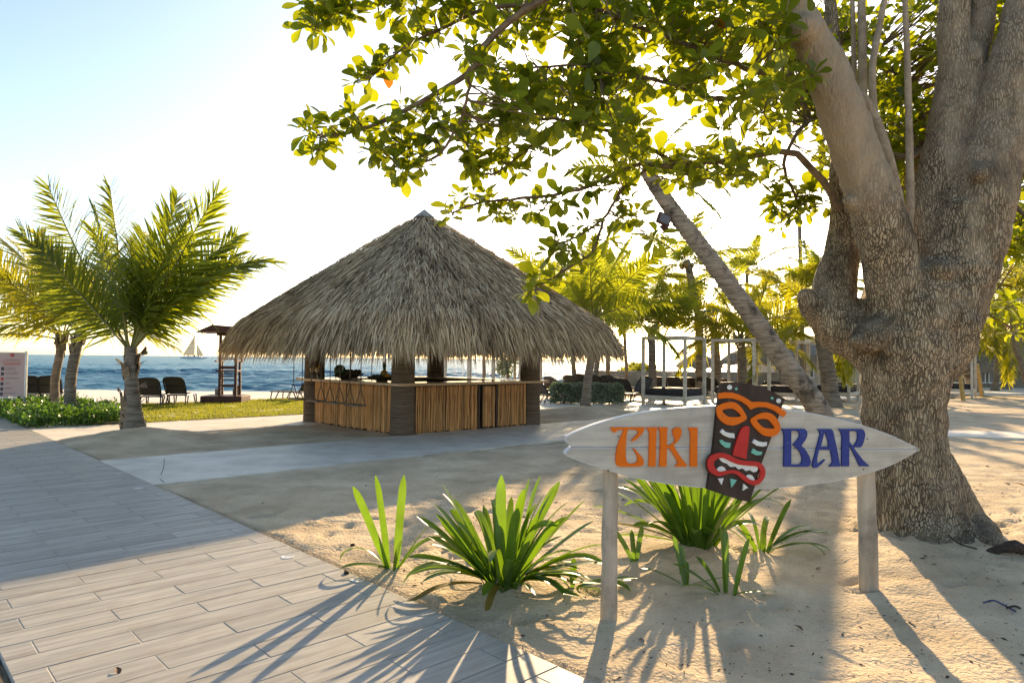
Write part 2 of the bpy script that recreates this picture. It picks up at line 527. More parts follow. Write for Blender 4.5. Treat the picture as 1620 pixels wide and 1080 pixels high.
# ------------------------------------------------------------------ walkway of wood-look tiles
wk = MB()
B0, B1 = -3.4, 26.0
wk.box(EE(-1.085, (B0 + B1) / 2, -.0455), (2.07, B1 - B0, .13), RE)
walk = wk.put('walkway', M['grout'])
tag(walk, 'grey wood-look tiled walkway', kind='structure')
ROW, TL, GAP = .218, .876, .0048
def tile_mesh(l):
    b = MB(); b.box((0, 0, 0), (l - GAP, ROW - GAP, .02), bev=.003)
    return b.mesh('tile', M['tile'])
tcache = {}
k0 = int((B0 - .087) / ROW)
for k in range(k0, int((B1 - .087) / ROW)):
    bc = .087 + (k + .5) * ROW
    st = -1.53 if k % 2 == 0 else -1.97
    cuts = sorted([-2.12] + [st + j * TL for j in range(-2, 4) if -2.06 < st + j * TL < -.11] + [-.05])
    for c0, c1 in zip(cuts[:-1], cuts[1:]):
        l = round(c1 - c0, 3)
        if l not in tcache: tcache[l] = tile_mesh(l)
        t = put('tile', tcache[l], walk)
        t.location = EE((c0 + c1) / 2, bc, .0125 + rnd.uniform(-.0012, .0012))
        t.rotation_euler = (rnd.uniform(-.001, .001), rnd.uniform(-.001, .001), AZ)

# ------------------------------------------------------------------ concrete paths, lawn, terraces
def slab(name, pts, top, mat, label, thick=.12):
    b = MB()
    b.prism([(p[0], p[1]) for p in pts], [], lambda u, v: (u, v, top), lambda u, v: (u, v, top - thick))
    o = b.put(name, mat)
    return tag(o, label, kind='structure')
slab('concrete_path', [EE(-.035, 4.63), EE(22, 4.63), EE(22, 7.22), EE(-.035, 7.22)], .012, M['concrete'], 'pale grey concrete path in front of the bar')
slab('concrete_path', [EE(-.035, 10.5), EE(24, 10.5), EE(24, 13.15), EE(-.035, 13.15)], .012, M['concrete'], 'pale concrete path along the lawn')
M['lawn_base'] = M['lawn']
LAWN = [EE(1.7, 13.2), EE(9.6, 13.2), EE(9.6, 15.1), EE(1.7, 17.9)]
l0, l1, l2, l3 = G(236, 671), G(478, 655), G(482, 635), G(225, 643)
LAWN = [EE(2.3, 13.19), EE(11.5, 13.19), A(640, 628, 26.8), A(470, 632.5, 26.5), A(330, 640.5, 23.6), A(200, 646, 22.0)]
for p in LAWN: p.z = 0
slab('lawn', LAWN, .02, M['lawn'], 'strip of sunlit yellow green lawn', .1)
def grass(name, poly, n, seed, mat, h0, h1, w):
    r = np.random.default_rng(seed)
    P = np.array([(p[0], p[1]) for p in poly])
    lo, hi = P.min(0), P.max(0)
    q = r.random((n * 3, 2)) * (hi - lo) + lo
    ins = np.zeros(len(q), bool)
    for i in range(len(P)):
        a, b = P[i], P[(i + 1) % len(P)]
        c = ((a[1] > q[:, 1]) != (b[1] > q[:, 1]))
        xx = (b[0] - a[0]) * (q[:, 1] - a[1]) / (b[1] - a[1] + 1e-9) + a[0]
        ins ^= c & (q[:, 0] < xx)
    q = q[ins][:n]
    n = len(q)
    ang = r.random(n) * 6.28
    h = h0 + (h1 - h0) * r.random(n)
    d = np.stack([np.cos(ang), np.sin(ang)], 1)
    tip = q + d[:, ::-1] * (h * .5)[:, None]
    V = np.zeros((n, 3, 3))
    V[:, 0, :2] = q - d * w; V[:, 1, :2] = q + d * w; V[:, 2, :2] = tip
    V[:, 0, 2] = V[:, 1, 2] = .015; V[:, 2, 2] = .015 + h
    F = np.arange(n * 3).reshape(n, 3)
    return put(name, np_mesh(name, V.reshape(-1, 3), [F], mat), kind='stuff')
M['grass'] = mk('grass', (.12, .15, .02), (.26, .25, .045), (1.5, 1.5, 1.5), .8, trans=(.42, .42, .05), tw=.45)
g = grass('grass', LAWN, 26000, 3, M['grass'], .03, .07, .012)
tag(g, 'short yellow green grass on the lawn', 'grass')

# ------------------------------------------------------------------ tiki bar
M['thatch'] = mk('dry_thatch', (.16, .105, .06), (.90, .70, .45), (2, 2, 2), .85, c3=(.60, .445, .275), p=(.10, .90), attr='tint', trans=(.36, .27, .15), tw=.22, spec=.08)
M['thatch_under'] = mk('thatch_underlayer', (.06, .045, .03), (.16, .12, .08), (12, 12, 12), .95, bump=.6)
M['palm_log'] = mk('palm_log', (.075, .046, .028), (.21, .14, .088), (1.6, 1.6, 75), .85, bump=.4, bscale=(4, 4, 110), bdist=.008, rand=.1)
M['stick'] = mk('cane_stick', (.42, .17, .05), (.66, .33, .125), (14, 14, 2.2), .6, rand=.42, bump=.3, bscale=(60, 60, 6), bdist=.004, noise2=(3.0, (.20, .10, .05), .52, .75))
M['counter'] = mk('varnished_counter', (.36, .20, .10), (.58, .36, .19), (2, 2, 30), .32, bump=.05, coat=.25, spec=.5)
M['dark_wood'] = mk('dark_wood', (.05, .03, .02), (.11, .065, .04), (3, 3, 20), .7)
M['rope'] = mk('rope', (.10, .075, .05), (.2, .15, .1), (40, 40, 40), .9)
M['seat_wood'] = mk('weathered_seat_wood', (.15, .10, .065), (.33, .24, .16), (20, 3, 20), .75, rand=.2)

PA0, PA1, PB0, PB1 = 5.53, 9.3, 7.38, 11.2
CEN = EE((PA0 + PA1) / 2, (PB0 + PB1) / 2)
bar = thing('tiki_bar', 'square open beach bar with shaggy thatched roof, palm log pillars and cane stick counter', 'beach bar', CEN)
def L_(a, b, z=0.0): return EE(a, b, z) - CEN
am, bm_ = (PA0 + PA1) / 2, (PB0 + PB1) / 2
# pillars
def log_mesh(r0, r1, h, n=20):
    b = MB()
    pts, rad = [], []
    z, k = -.12, 0
    while z < h:
        t = z / h
        pts.append((0, 0, z)); rad.append((r0 + (r1 - r0) * t) * (1.0 if k % 2 else .955)); k += 1
        z += .028
    b.tube(pts, rad, n, wob=.012, seed=3)
    return b.mesh('pillar', M['palm_log'], smooth=True)
pm = log_mesh(.265, .235, 2.6)
for (a, b) in ((PA0, PB0), (PA1, PB0), (PA0, PB1), (PA1, PB1)):
    o = put('pillar', pm, bar, L_(a, b)); o.rotation_euler = (0, 0, rnd.uniform(0, 6))
# counter: four tops that meet at the pillars, mitred round each pillar
CZ = 1.055
def ctop(a0, a1, b0, b1, wood_along_a):
    b = MB(); b.box(((a0 + a1) / 2 - am, (b0 + b1) / 2 - bm_, CZ), (a1 - a0, b1 - b0, .062), bev=.012)
    o = b.put('counter_top', M['counter'], bar); o.rotation_euler = (0, 0, AZ)
OUT, INN = .34, .42
ctop(PA0 - OUT, PA1 + OUT, PB0 - OUT, PB0 + INN, True)
ctop(PA0 - OUT, PA1 + OUT, PB1 - INN, PB1 + OUT, True)
ctop(PA0 - OUT, PA0 + INN, PB0 + INN + .003, PB1 - INN - .003, False)
ctop(PA1 - INN, PA1 + OUT, PB0 + INN + .003, PB1 - INN - .003, False)
# cane cladding: each stick its own piece
sv = []
for k in range(7):
    b = MB()
    r_ = random.Random(k)
    h = CZ - .035
    pts = [(r_.uniform(-.006, .006), r_.uniform(-.006, .006), z) for z in np.linspace(.0 + r_.uniform(.0, .05), h, 5)]
    b.tube(pts, [.021 * r_.uniform(.85, 1.12) for _ in pts], 6, seed=k)
    sv.append(b.mesh('stick', M['stick'], smooth=True))
def face(p, q, skip=(), parent=bar, n=None):
    p, q = Vector(p), Vector(q)
    d = (q - p); L = d.length; d /= L
    t = .02
    while t < L - .01:
        if not any(s0 < t < s1 for s0, s1 in skip):
            o = put('stick', rnd.choice(sv), parent, p + d * t)
            o.rotation_euler = (rnd.uniform(-.012, .012), rnd.uniform(-.012, .012), rnd.uniform(0, 6.28))
            o.scale = (rnd.uniform(.85, 1.1),) * 2 + (rnd.uniform(.97, 1.0),)
        t += rnd.uniform(.040, .054)
rp = .25
FB = PB0 - .12      # plane of the right-hand cladding
FA = PA0 - .12
face(L_(FA, PB0 + rp), L_(FA, PB1 - rp))
DX0, DX1 = 1.72, 2.32
face(L_(PA0 + rp, FB), L_(PA1 - rp, FB), skip=((DX0, DX1),))
def backing(a0, a1, b0, b1, nm='backing_panel'):
    b = MB(); b.box(((a0 + a1) / 2 - am, (b0 + b1) / 2 - bm_, CZ / 2 - .02), (a1 - a0, b1 - b0, CZ - .04))
    o = b.put(nm, M['dark_wood'], bar); o.rotation_euler = (0, 0, AZ)
backing(FA + .026, FA + .06, PB0 + .2, PB1 - .2)
backing(PA0 + .2, PA0 + rp + DX0 - .02, FB + .026, FB + .06)
backing(PA0 + rp + DX1 + .02, PA1 - .2, FB + .026, FB + .06)
backing(PA0 + .2, PA1 - .2, PB1 + .08, PB1 + .14)
backing(PA1 + .08, PA1 + .14, PB0 + .2, PB1 - .2)
# service door between two dark strips that stand for the shaded gaps
dr = MB(); dr.box((0, 0, CZ / 2 - .01), (.36, .03, CZ - .1))
dl = L_(PA0 + rp + (DX0 + DX1) / 2 + .03, FB + .03)
door = dr.put('door', M['dark_wood'], bar, loc=dl); door.rotation_euler = (0, 0, AZ)
for k in range(9):
    o = put('stick', sv[k % 7], door, (-.165 + k * .041, -.035, .02)); o.scale = (1, 1, .93)
for t in (DX0 + .03, DX1 - .02):
    b = MB(); b.box((0, 0, CZ / 2 - .02), (.05, .07, CZ - .04))
    o = b.put('gap_strip', M['dark_wood'], bar, loc=L_(PA0 + rp + t, FB + .02)); o.rotation_euler = (0, 0, AZ)
# ring beam and rafters
b = MB()
for (p, q) in (((PA0 - .4, PB0), (PA1 + .4, PB0)), ((PA0 - .4, PB1), (PA1 + .4, PB1)), ((PA0, PB0 - .4), (PA0, PB1 + .4)), ((PA1, PB0 - .4), (PA1, PB1 + .4))):
    b.tube([L_(*p, 2.42), L_(*q, 2.42)], .085, 8)
b.put('ring_beam', M['dark_wood'], bar, smooth=True)
b = MB()
HW, APX = 3.6, 5.22
for s in np.linspace(-1, 1, 9):
    for (ea, eb, ta, tb) in ((s, -1, s * .02, 0), (s, 1, s * .02, 0), (-1, s, 0, s * .02), (1, s, 0, s * .02)):
        b.tube([L_(am + ea * 3.1, bm_ + eb * 3.1, 2.38), L_(am + ta, bm_ + tb, APX - .28)], .045, 6)
b.put('rafters', M['dark_wood'], bar, smooth=True)

# thatch -----------------------------------------------------------------
def roof_pt(t, u, lift=0.0):
    """t 0 apex .. 1 eave, u in [0,4) runs round the square; rounded corners; returns local xyz (arrays)"""
    k = np.floor(u).astype(int) % 4
    s = (u - np.floor(u)) * 2 - 1
    base = np.stack([s, -np.ones_like(s)], -1)
    n = 15.0                                   # superellipse: softly rounded hips
    rr = (np.abs(base[..., 0]) ** n + 1) ** (-1 / n)
    base = base * (rr * (1 + .012 * np.sin(u * 9) + .0))[..., None]
    c, s_ = np.array([1, 0, -1, 0])[k], np.array([0, 1, 0, -1])[k]
    x = base[..., 0] * c - base[..., 1] * s_
    y = base[..., 0] * s_ + base[..., 1] * c
    R = HW * t
    z = APX - 3.0 * t ** 1.04 - .26 * np.clip((t - .90) / .10, 0, 1) ** 2.0 + lift
    px, py = x * R, y * R
    return np.stack([px * E1.x + py * E2.x, px * E1.y + py * E2.y, z], -1)
tt = np.concatenate([[.004], np.linspace(.05, 1, 26)])
uu = np.linspace(0, 4, 97)[:-1]
TT, UU = np.meshgrid(tt, uu, indexing='ij')
V = roof_pt(TT.ravel(), UU.ravel(), -.10)
n, m = TT.shape
idx = np.arange(n * m).reshape(n, m); nxt = np.roll(idx, -1, 1)
put('roof_underlayer', np_mesh('roof_underlayer', V, [np.stack([idx[:-1].ravel(), idx[1:].ravel(), nxt[1:].ravel(), nxt[:-1].ravel()], 1)], M['thatch_under'], smooth=True), bar)

def blades(P, D, Nn, Ln, Wd, tint, seed, sag):
    """thin three-section blades: root P, direction D, surface normal Nn"""
    r = np.random.default_rng(seed)
    S = np.cross(D, Nn); S /= np.linalg.norm(S, axis=1)[:, None] + 1e-9
    tw = (r.random(len(P)) - .5) * 1.6
    S = S * np.cos(tw)[:, None] + Nn * np.sin(tw)[:, None]
    down = np.array([0, 0, -1.0])
    mid = P + D * (Ln * .55)[:, None] + down * (Ln * sag * .25)[:, None]
    tip = P + D * Ln[:, None] + down * (Ln * sag)[:, None]
    w = Wd[:, None]
    V = np.stack([P - S * w * .5, P + S * w * .5, mid + S * w * .5, mid - S * w * .5, tip], 1).reshape(-1, 3)
    i = np.arange(len(P)) * 5
    return V, np.stack([i, i + 1, i + 2, i + 3], 1), np.stack([i + 3, i + 2, i + 4], 1), np.repeat(tint, 5)
def thatch_blades(N, t0, t1, seed, l0, l1, w0, w1, lift0, lift1, spread, sag, under=False):
    r = np.random.default_rng(seed)
    t = np.sqrt(t0 ** 2 + (t1 ** 2 - t0 ** 2) * r.random(N))
    rows = 26
    t = np.clip(np.where(r.random(N) < .3, np.round(t * rows) / rows + (r.random(N) - .5) * .014, t), .01, 1.0)
    u = r.random(N) * 4
    e = .01
    p = roof_pt(t, u)
    pt = roof_pt(np.clip(t + e, 0, 1.2), u) - roof_pt(np.clip(t - e, 0, 1.2), u)
    pu = roof_pt(t, (u + .01) % 4) - roof_pt(t, (u - .01) % 4)
    D = pt / (np.linalg.norm(pt, axis=1)[:, None] + 1e-9)
    U = pu / (np.linalg.norm(pu, axis=1)[:, None] + 1e-9)
    Nn = np.cross(U, D)
    Nn *= np.sign(Nn[:, 2:3] + 1e-6)
    Nn /= np.linalg.norm(Nn, axis=1)[:, None] + 1e-9
    cl = vnoise(u * 40, t * 26, seed + 1) * 1.4       # neighbouring blades lean together
    D = D + U * (cl * spread + r.normal(0, spread * .55, N))[:, None] + Nn * (r.random(N) * .10)[:, None]
    D /= np.linalg.norm(D, axis=1)[:, None]
    lift = lift0 + (lift1 - lift0) * r.random(N)
    p = p + Nn * lift[:, None]
    L = l0 + (l1 - l0) * r.random(N)
    Wd = w0 + (w1 - w0) * r.random(N)
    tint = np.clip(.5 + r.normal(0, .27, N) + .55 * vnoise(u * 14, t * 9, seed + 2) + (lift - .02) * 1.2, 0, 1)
    return blades(p, D, Nn, L, Wd, tint, seed + 3, sag)
sets = [thatch_blades(58000, .0, .93, 31, .16, .42, .008, .027, -.09, .05, .36, .05),
        thatch_blades(24000, .72, 1.0, 41, .25, .46, .010, .030, -.08, .06, .34, .22),
        thatch_blades(14000, .955, 1.0, 51, .16, .46, .007, .022, -.16, .05, .30, .55)]
Vs, Q, T3, tn, off = [], [], [], [], 0
for (v, q, t3, ti) in sets:
    Vs.append(v); Q.append(q + off); T3.append(t3 + off); tn.append(ti); off += len(v)
put('thatch', np_mesh('thatch', np.concatenate(Vs), [np.concatenate(Q), np.concatenate(T3)], M['thatch'], attrs={'tint': np.concatenate(tn)}), bar, kind='stuff')
# little zinc cap on the ridge
M['zinc'] = mk('zinc_cap', (.26, .245, .22), (.36, .34, .3), (3, 3, 3), .7)
b = MB()
q = [L_(am + s * .2, bm_ + t * .2, APX - .12) for s, t in ((-1, -1), (1, -1), (1, 1), (-1, 1))]
ap = L_(am, bm_, APX + .1)
b.add(q + [ap], [(0, 1, 4), (1, 2, 4), (2, 3, 4), (3, 0, 4), (3, 2, 1, 0)])
b.put('ridge_cap', M['zinc'], bar)

# ------------------------------------------------------------------ swing seats hung along two sides of the counter
def make_swing(top):
    r = thing('swing_seat', '', 'swing', group='wooden swings hung round the bar counter')
    b = MB(); b.box((0, 0, 0), (.25, .52, .035), bev=.008)
    s = b.put('seat', M['seat_wood'], r)
    for y in (-.22, .22):
        b = MB()
        b.tube([(0, y, .36), (0, y, top)], .011, 6)
        b.tube([(-.115, y, .0), (0, y, .36)], .011, 6)
        b.tube([(.115, y, .0), (0, y, .36)], .011, 6)
        b.put('rope', M['rope'], r, smooth=True)
    return r
sw = make_swing(1.75)
fl = ['wooden rope swing at the bar corner, nearest the front pillar', 'second rope swing from the front pillar, hung before the cane stick counter',
      'third rope swing from the front pillar, hung before the cane stick counter', 'rope swing at the far left pillar, hanging past the counter end']
a_sw = FA - .52
first = True
for k, b_ in enumerate((8.2, 9.05, 9.9, 10.8)):
    if k == 0:
        o = sw; o.location = EE(a_sw, b_, .60); o.rotation_euler = (0, 0, AZ); o['label'] = fl[0]
    else: o = copy_tree(sw, EE(a_sw, b_, .60), AZ + rnd.uniform(-.05, .05), fl[k])
bl = ['rope swing behind the bar, its ropes just right of the back pillar', 'rope swing behind the bar, ropes hanging midway between back and right pillars',
      'rope swing behind the bar, ropes hanging close beside the right pillar']
for k, a_ in enumerate((6.7, 7.8, 8.8)):
    copy_tree(sw, EE(a_, PB1 + .12 + .52, .60), AZ + pi / 2, bl[k])

# ------------------------------------------------------------------ fruit and drinks on the counter
M['bowl'] = mk('dark_wooden_bowl', (.035, .022, .015), (.07, .045, .03), (9, 9, 9), .5)
M['melon'] = mk('watermelon_rind', (.015, .035, .012), (.05, .09, .03), (14, 14, 3), .4)
M['dark_fruit'] = mk('dark_fruit', (.03, .025, .015), (.07, .055, .025), (9, 9, 9), .5)
M['orange'] = mk('orange_peel', (.55, .22, .02), (.68, .32, .04), (20, 20, 20), .5, bump=.2)
M['pine_skin'] = mk('pineapple_skin', (.22, .12, .03), (.42, .26, .07), (30, 30, 30), .6, bump=.8)
M['pine_leaf'] = mk('pineapple_leaf', (.03, .06, .02), (.09, .14, .05), (9, 9, 9), .5)
M['coco'] = mk('drink_husk', (.42, .30, .17), (.6, .46, .28), (12, 12, 12), .7)
M['glass'] = mk('clear_glass', (.8, .83, .82), None, (1, 1, 1), .08, spec=.6)
M['glass'].node_tree.nodes['Principled BSDF'].inputs['Transmission Weight'].default_value = .9
CT = CZ + .031
def ball(b, c, r, sq=1.0, n=12):
    b.lathe([(r * sin(a) + 1e-4, -r * cos(a) * sq) for a in np.linspace(.05, pi - .05, 9)], c, n)
def bowl_of(pos, rx, label):
    t = thing('fruit_bowl', label, 'fruit bowl', pos, group='fruit bowls on the bar counter')
    b = MB(); b.lathe([(rx * .35, 0), (rx * .38, .02), (rx * .7, .05), (rx, .10), (rx * .96, .105), (rx * .66, .065), (.02, .05)], n=20)
    b.put('bowl', M['bowl'], t, smooth=True)
    return t
def fruit(name, mat, pos, r, label, cat, group=None, sq=1.0):
    b = MB(); ball(b, (0, 0, 0), r, sq)
    o = b.put(name, mat, smooth=True, loc=pos); tag(o, label, cat, group); return o
p1 = A(548, 596, EE(PA0 + .05, PB1 - .9).y); p1 = EE(PA0 + .1, 9.85, CT)
bowl_of(p1, .33, 'dark wooden bowl with watermelon on the left counter, behind the swing ropes')
fruit('watermelon', M['melon'], p1 + Vector((-.15, 0, .2)), .145, 'dark green watermelon in the left fruit bowl', 'watermelon')
for k, d in enumerate((.03, .13, .235)):
    fruit('coconut', M['dark_fruit'], p1 + Vector((d, .02 * (-1) ** k, .155 - .012 * k)), .085 - .006 * k,
          ('dark coconut beside the watermelon in the left bowl', 'middle dark coconut of the three in the left bowl', 'smallest dark coconut at the right rim of the left bowl')[k], 'coconut', 'coconuts in the left bowl')
p2 = EE(PA0 + .08, 8.3, CT)
bowl_of(p2, .34, 'shallow dark bowl with pineapple and oranges beside the front pillar')
t = thing('pineapple', 'whole pineapple with spiky crown in the bowl by the front pillar', 'pineapple', p2 + Vector((.04, .05, .05)))
b = MB(); b.lathe([(.03, 0), (.07, .02), (.085, .09), (.075, .16), (.03, .2)], n=12); b.put('fruit_body', M['pine_skin'], t, smooth=True)
b = MB()
for k in range(26):
    a = k * 2.4; rr = .012 + .05 * (k / 26); h = .24 - .12 * (k / 26)
    d = Vector((cos(a), sin(a), 0)); s_ = Vector((-sin(a), cos(a), 0)) * .012
    b.add([Vector((0, 0, .19)) + d * .012 - s_, Vector((0, 0, .19)) + d * .012 + s_, Vector((0, 0, .19 + h * .6)) + d * rr * .8 + s_ * .7, Vector((0, 0, .19 + h * .6)) + d * rr * .8 - s_ * .7, Vector((0, 0, .19 + h)) + d * rr * 1.5],
          [(0, 1, 2, 3), (3, 2, 4)])
b.put('leaf_crown', M['pine_leaf'], t)
for k, (dx, dy, r, mt, nm, lb) in enumerate((( .15, -.06, .062, 'orange', 'orange', 'bright orange in the bowl in front of the pineapple'), (.23, -.02, .055, 'orange', 'orange', 'orange beside the front pillar, right of the pineapple'),
        (-.10, -.03, .05, 'dark_fruit', 'passion_fruit', 'small dark round fruit left of the pineapple'), (-.18, 0, .045, 'dark_fruit', 'passion_fruit', 'small dark fruit at the left rim of the pineapple bowl'), (-.03, -.1, .05, 'melon', 'lime', 'green lime below the pineapple'))):
    fruit(nm, M[mt], p2 + Vector((dx, dy, .105)), r, lb, nm.replace('_', ' '))
p3 = EE(PA1 - .9, PB1 - .1, CT)
p3 = EE(6.35, 8.65 + 1.0, CT)
p3 = EE(6.62, PB1 - .02, CT)
bowl_of(p3, .3, 'dark bowl of fruit on the back counter, right of the front pillar')
for k in range(4):
    fruit('mango', M['dark_fruit'], p3 + Vector((-.15 + k * .1, .03 * (-1) ** k, .15)), .07, ('dark mango at the left rim of the back counter bowl', 'second dark mango from the left in the back counter bowl', 'third dark mango from the left in the back counter bowl', 'dark mango at the right rim of the back counter bowl')[k], 'mango', 'mangoes in the back bowl', .85)
for k, (px, lb) in enumerate(((489, 'pale coconut drink on a glass stem, left of the pair by the far left pillar'), (501, 'pale coconut drink on a glass stem, right of the pair by the far left pillar'))):
    y = EE(PA0 - .2, 10.15 - k * .28).y
    pos = EE(PA0 - .2, 10.95 - k * .26, CT)
    t = thing('cocktail', lb, 'drink', pos, group='coconut drinks on the counter')
    b = MB(); b.lathe([(.04, 0), (.042, .006), (.008, .012), (.007, .13), (.02, .15)], n=12); b.put('stem', M['glass'], t, smooth=True)
    b = MB(); b.lathe([(.018, .14), (.05, .165), (.062, .205), (.052, .25), (.03, .262)], n=14); b.put('cup', M['coco'], t, smooth=True)
    b = MB(); b.lathe([(.002, 0), (.03, .01), (.042, .03), (.02, .045)], (.05, 0, .255), 8); b.put('blossom', M['orange'] if k else M['coco'], t)

# ------------------------------------------------------------------ surfboard sign on two posts
M['board'] = mk('whitewashed_board', (.45, .40, .33), (.64, .58, .48), (1.6, 3, 22), .55, bump=.12, bscale=(3, 3, 80), bdist=.003, detail=8, noise2=(3.0, (.38, .335, .27), .48, .75), rand=.03)
M['board_edge'] = mk('painted_board_edge', (.58, .58, .6), (.7, .7, .72), (3, 3, 3), .5)
M['post'] = mk('bleached_post', (.34, .265, .19), (.60, .49, .37), (9, 9, 1.2), .8, bump=.4, bscale=(40, 40, 4), bdist=.006, noise2=(2.2, (.24, .19, .15), .52, .7), rand=.08)
M['orange_paint'] = mk('orange_paint', (.86, .15, .002), (.90, .17, .004), (6, 6, 6), .55, bump=.25, bscale=(70, 70, 70), bdist=.002, noise2=(34, (.40, .16, .05), .63, .70))
M['blue_paint'] = mk('blue_paint', (.018, .035, .20), (.025, .05, .25), (6, 6, 6), .55, bump=.25, bscale=(70, 70, 70), bdist=.002, noise2=(34, (.16, .17, .24), .63, .70))
M['mask_wood'] = mk('dark_brown_board', (.035, .02, .014), (.065, .04, .03), (9, 9, 2), .6, bump=.15, noise2=(7, (.11, .08, .06), .62, .72))
M['red_paint'] = mk('red_paint', (.55, .025, .02), (.62, .035, .028), (6, 6, 6), .55, bump=.25, bscale=(70, 70, 70), bdist=.002, noise2=(34, (.25, .06, .05), .63, .70))
M['white_paint'] = mk('white_paint', (.74, .72, .66), (.8, .78, .72), (6, 6, 6), .6, bump=.25, bscale=(70, 70, 70), bdist=.002, noise2=(34, (.42, .39, .34), .63, .70))
M['teal_paint'] = mk('teal_paint', (.16, .50, .38), (.2, .56, .43), (6, 6, 6), .6, bump=.25, bscale=(70, 70, 70), bdist=.002, noise2=(34, (.12, .26, .2), .63, .70))

pl, pr = GP(965, 976), GP(1379, 932)
sdir = Vector((pr.x - pl.x, pr.y - pl.y, 0)).normalized()
snor = Vector((sdir.y, -sdir.x, 0))            # towards the walkway
if snor.y > 0: snor = -snor
S0 = (pl + pr) / 2; S0.z = 0
def unproj(px, py, off=0.0):
    d = ray(px, py)
    o = S0 + snor * off
    t = (o - EYE).dot(snor) / d.dot(snor)
    p = EYE + d * t - S0
    return (p.dot(sdir), p.z)
def onsign(u, v, off): return sdir * u + Vector((0, 0, v)) + snor * off
sign = thing('surfboard_sign', 'whitewashed wooden surfboard sign reading TIKI BAR on two bleached posts', 'sign', S0)
BT = .045        # half thickness of the board in front of the posts
BOFF = .075
def plate(name, loops, off0, off1, mat, parent, ref=None):
    """outline measured on the photograph, brought to its real size on the plane of the sign"""
    ls = [[unproj(x, y, ref if ref is not None else off1) for (x, y) in l] for l in loops]
    b = MB()
    b.prism(ls[0], ls[1:], lambda u, v: onsign(u, v, off1), lambda u, v: onsign(u, v, off0))
    return b.put(name, mat, parent)
def smooth_loop(pts, n=3, closed=True):
    """Catmull-Rom through the measured points"""
    out = []
    m = len(pts)
    for i in range(m if closed else m - 1):
        p0, p1, p2, p3 = (pts[(i + k - 1) % m] if closed else pts[min(max(i + k - 1, 0), m - 1)] for k in range(4))
        for j in range(n):
            t = j / n
            out.append(tuple(.5 * ((2 * p1[c]) + (-p0[c] + p2[c]) * t + (2 * p0[c] - 5 * p1[c] + 4 * p2[c] - p3[c]) * t * t + (-p0[c] + 3 * p1[c] - 3 * p2[c] + p3[c]) * t ** 3) for c in range(2)))
    if not closed: out.append(pts[-1])
    return out
top = smooth_loop([(1456, 710.5), (1438, 701), (1400, 684), (1350, 668), (1290, 654), (1235, 646.5), (1175, 642), (1110, 642.5), (1050, 647.5), (1000, 655), (950, 668), (915, 681), (897, 690)], 4, False)
bot = smooth_loop([(895.5, 718), (906, 725), (950, 740.5), (1000, 755), (1060, 766), (1120, 772), (1180, 774), (1240, 771.5), (1300, 764.5), (1350, 755), (1400, 740.5), (1438, 722), (1456, 711.5)], 4, False)
cut = [(896.5, 694), (899, 700), (904, 704.5)]
upper = top + cut + [(904, 706.3), (1180, 706.8), (1440, 710.3)]
lower = [(904, 707.3)] + [(899, 711), (896, 715)] + bot + [(1440, 711.2), (1180, 707.7)]
def rounded_plank(loop):
    ls = [unproj(x, y, BOFF) for (x, y) in loop]
    if sum(ls[i][0] * ls[(i + 1) % len(ls)][1] - ls[(i + 1) % len(ls)][0] * ls[i][1] for i in range(len(ls))) < 0: ls = ls[::-1]
    b = MB()
    n = len(ls)
    ins = []
    for i in range(n):
        a, c = Vector(ls[i - 1]), Vector(ls[(i + 1) % n])
        t = (c - a).normalized()
        ins.append((ls[i][0] - t.y * .006, ls[i][1] + t.x * .006))
    b.prism(ins, [], lambda u, v: onsign(u, v, BOFF), lambda u, v: onsign(u, v, BOFF - .006))
    b.prism(ls, [], lambda u, v: onsign(u, v, BOFF - .006), lambda u, v: onsign(u, v, BOFF - .05), mi=1)
    return b
for l in (upper, lower):
    rounded_plank(l).put('plank', [M['board'], M['board_edge']], sign)
for (g, tp, wx) in ((pl, (968.5, 757), 25), (pr, (1372.5, 757), 27)):
    off = Vector((0, 0, 0))
    base = Vector((g.x, g.y, 0)) - S0
    tv = unproj(*tp, 0)
    topp = sdir * tv[0] + Vector((0, 0, tv[1] + .12))
    r = wx / 2 / FPX * g.y
    pts = [base + (topp - base) * t + Vector((rnd.uniform(-.003, .003), rnd.uniform(-.003, .003), 0)) for t in np.linspace(0, 1, 10)]
    pts = [p - snor * (.0 if i == 0 else .0) for i, p in enumerate(pts)]
    pts[0].z = -.25
    b = MB()
    b.tube([p - snor * .02 for p in pts], [r * (1.06 - .1 * i / 9) * rnd.uniform(.98, 1.02) for i in range(10)], 14, wob=.02, seed=int(wx))
    b.put('post', M['post'], sign, smooth=True)
zt = lambda pts: [(880 + x / 6.75, 640 + y / 6.75) for x, y in pts]
zb = lambda pts: [(1200 + x / 6.0, 640 + y / 6.0) for x, y in pts]
zm = lambda pts: [(1080 + x / 5.145, 590 + y / 5.145) for x, y in pts]
LT = [(580, 240), (945, 240), (940, 275), (910, 320), (870, 360), (815, 392), (805, 380), (840, 345), (870, 312), (880, 288), (862, 270), (820, 263), (765, 262), (752, 330), (745, 420), (742, 500), (748, 590), (765, 622), (810, 630), (850, 622), (870, 598), (872, 560), (850, 510), (822, 470), (832, 462), (870, 505), (915, 555), (938, 600), (930, 645), (900, 656), (700, 662), (655, 652), (637, 610), (640, 530), (655, 450), (680, 370), (712, 300), (725, 265), (690, 262), (650, 275), (622, 300), (605, 285)]
LI = [(965, 240), (1080, 240), (1070, 300), (1062, 660), (990, 660), (993, 500), (998, 320), (990, 275)]
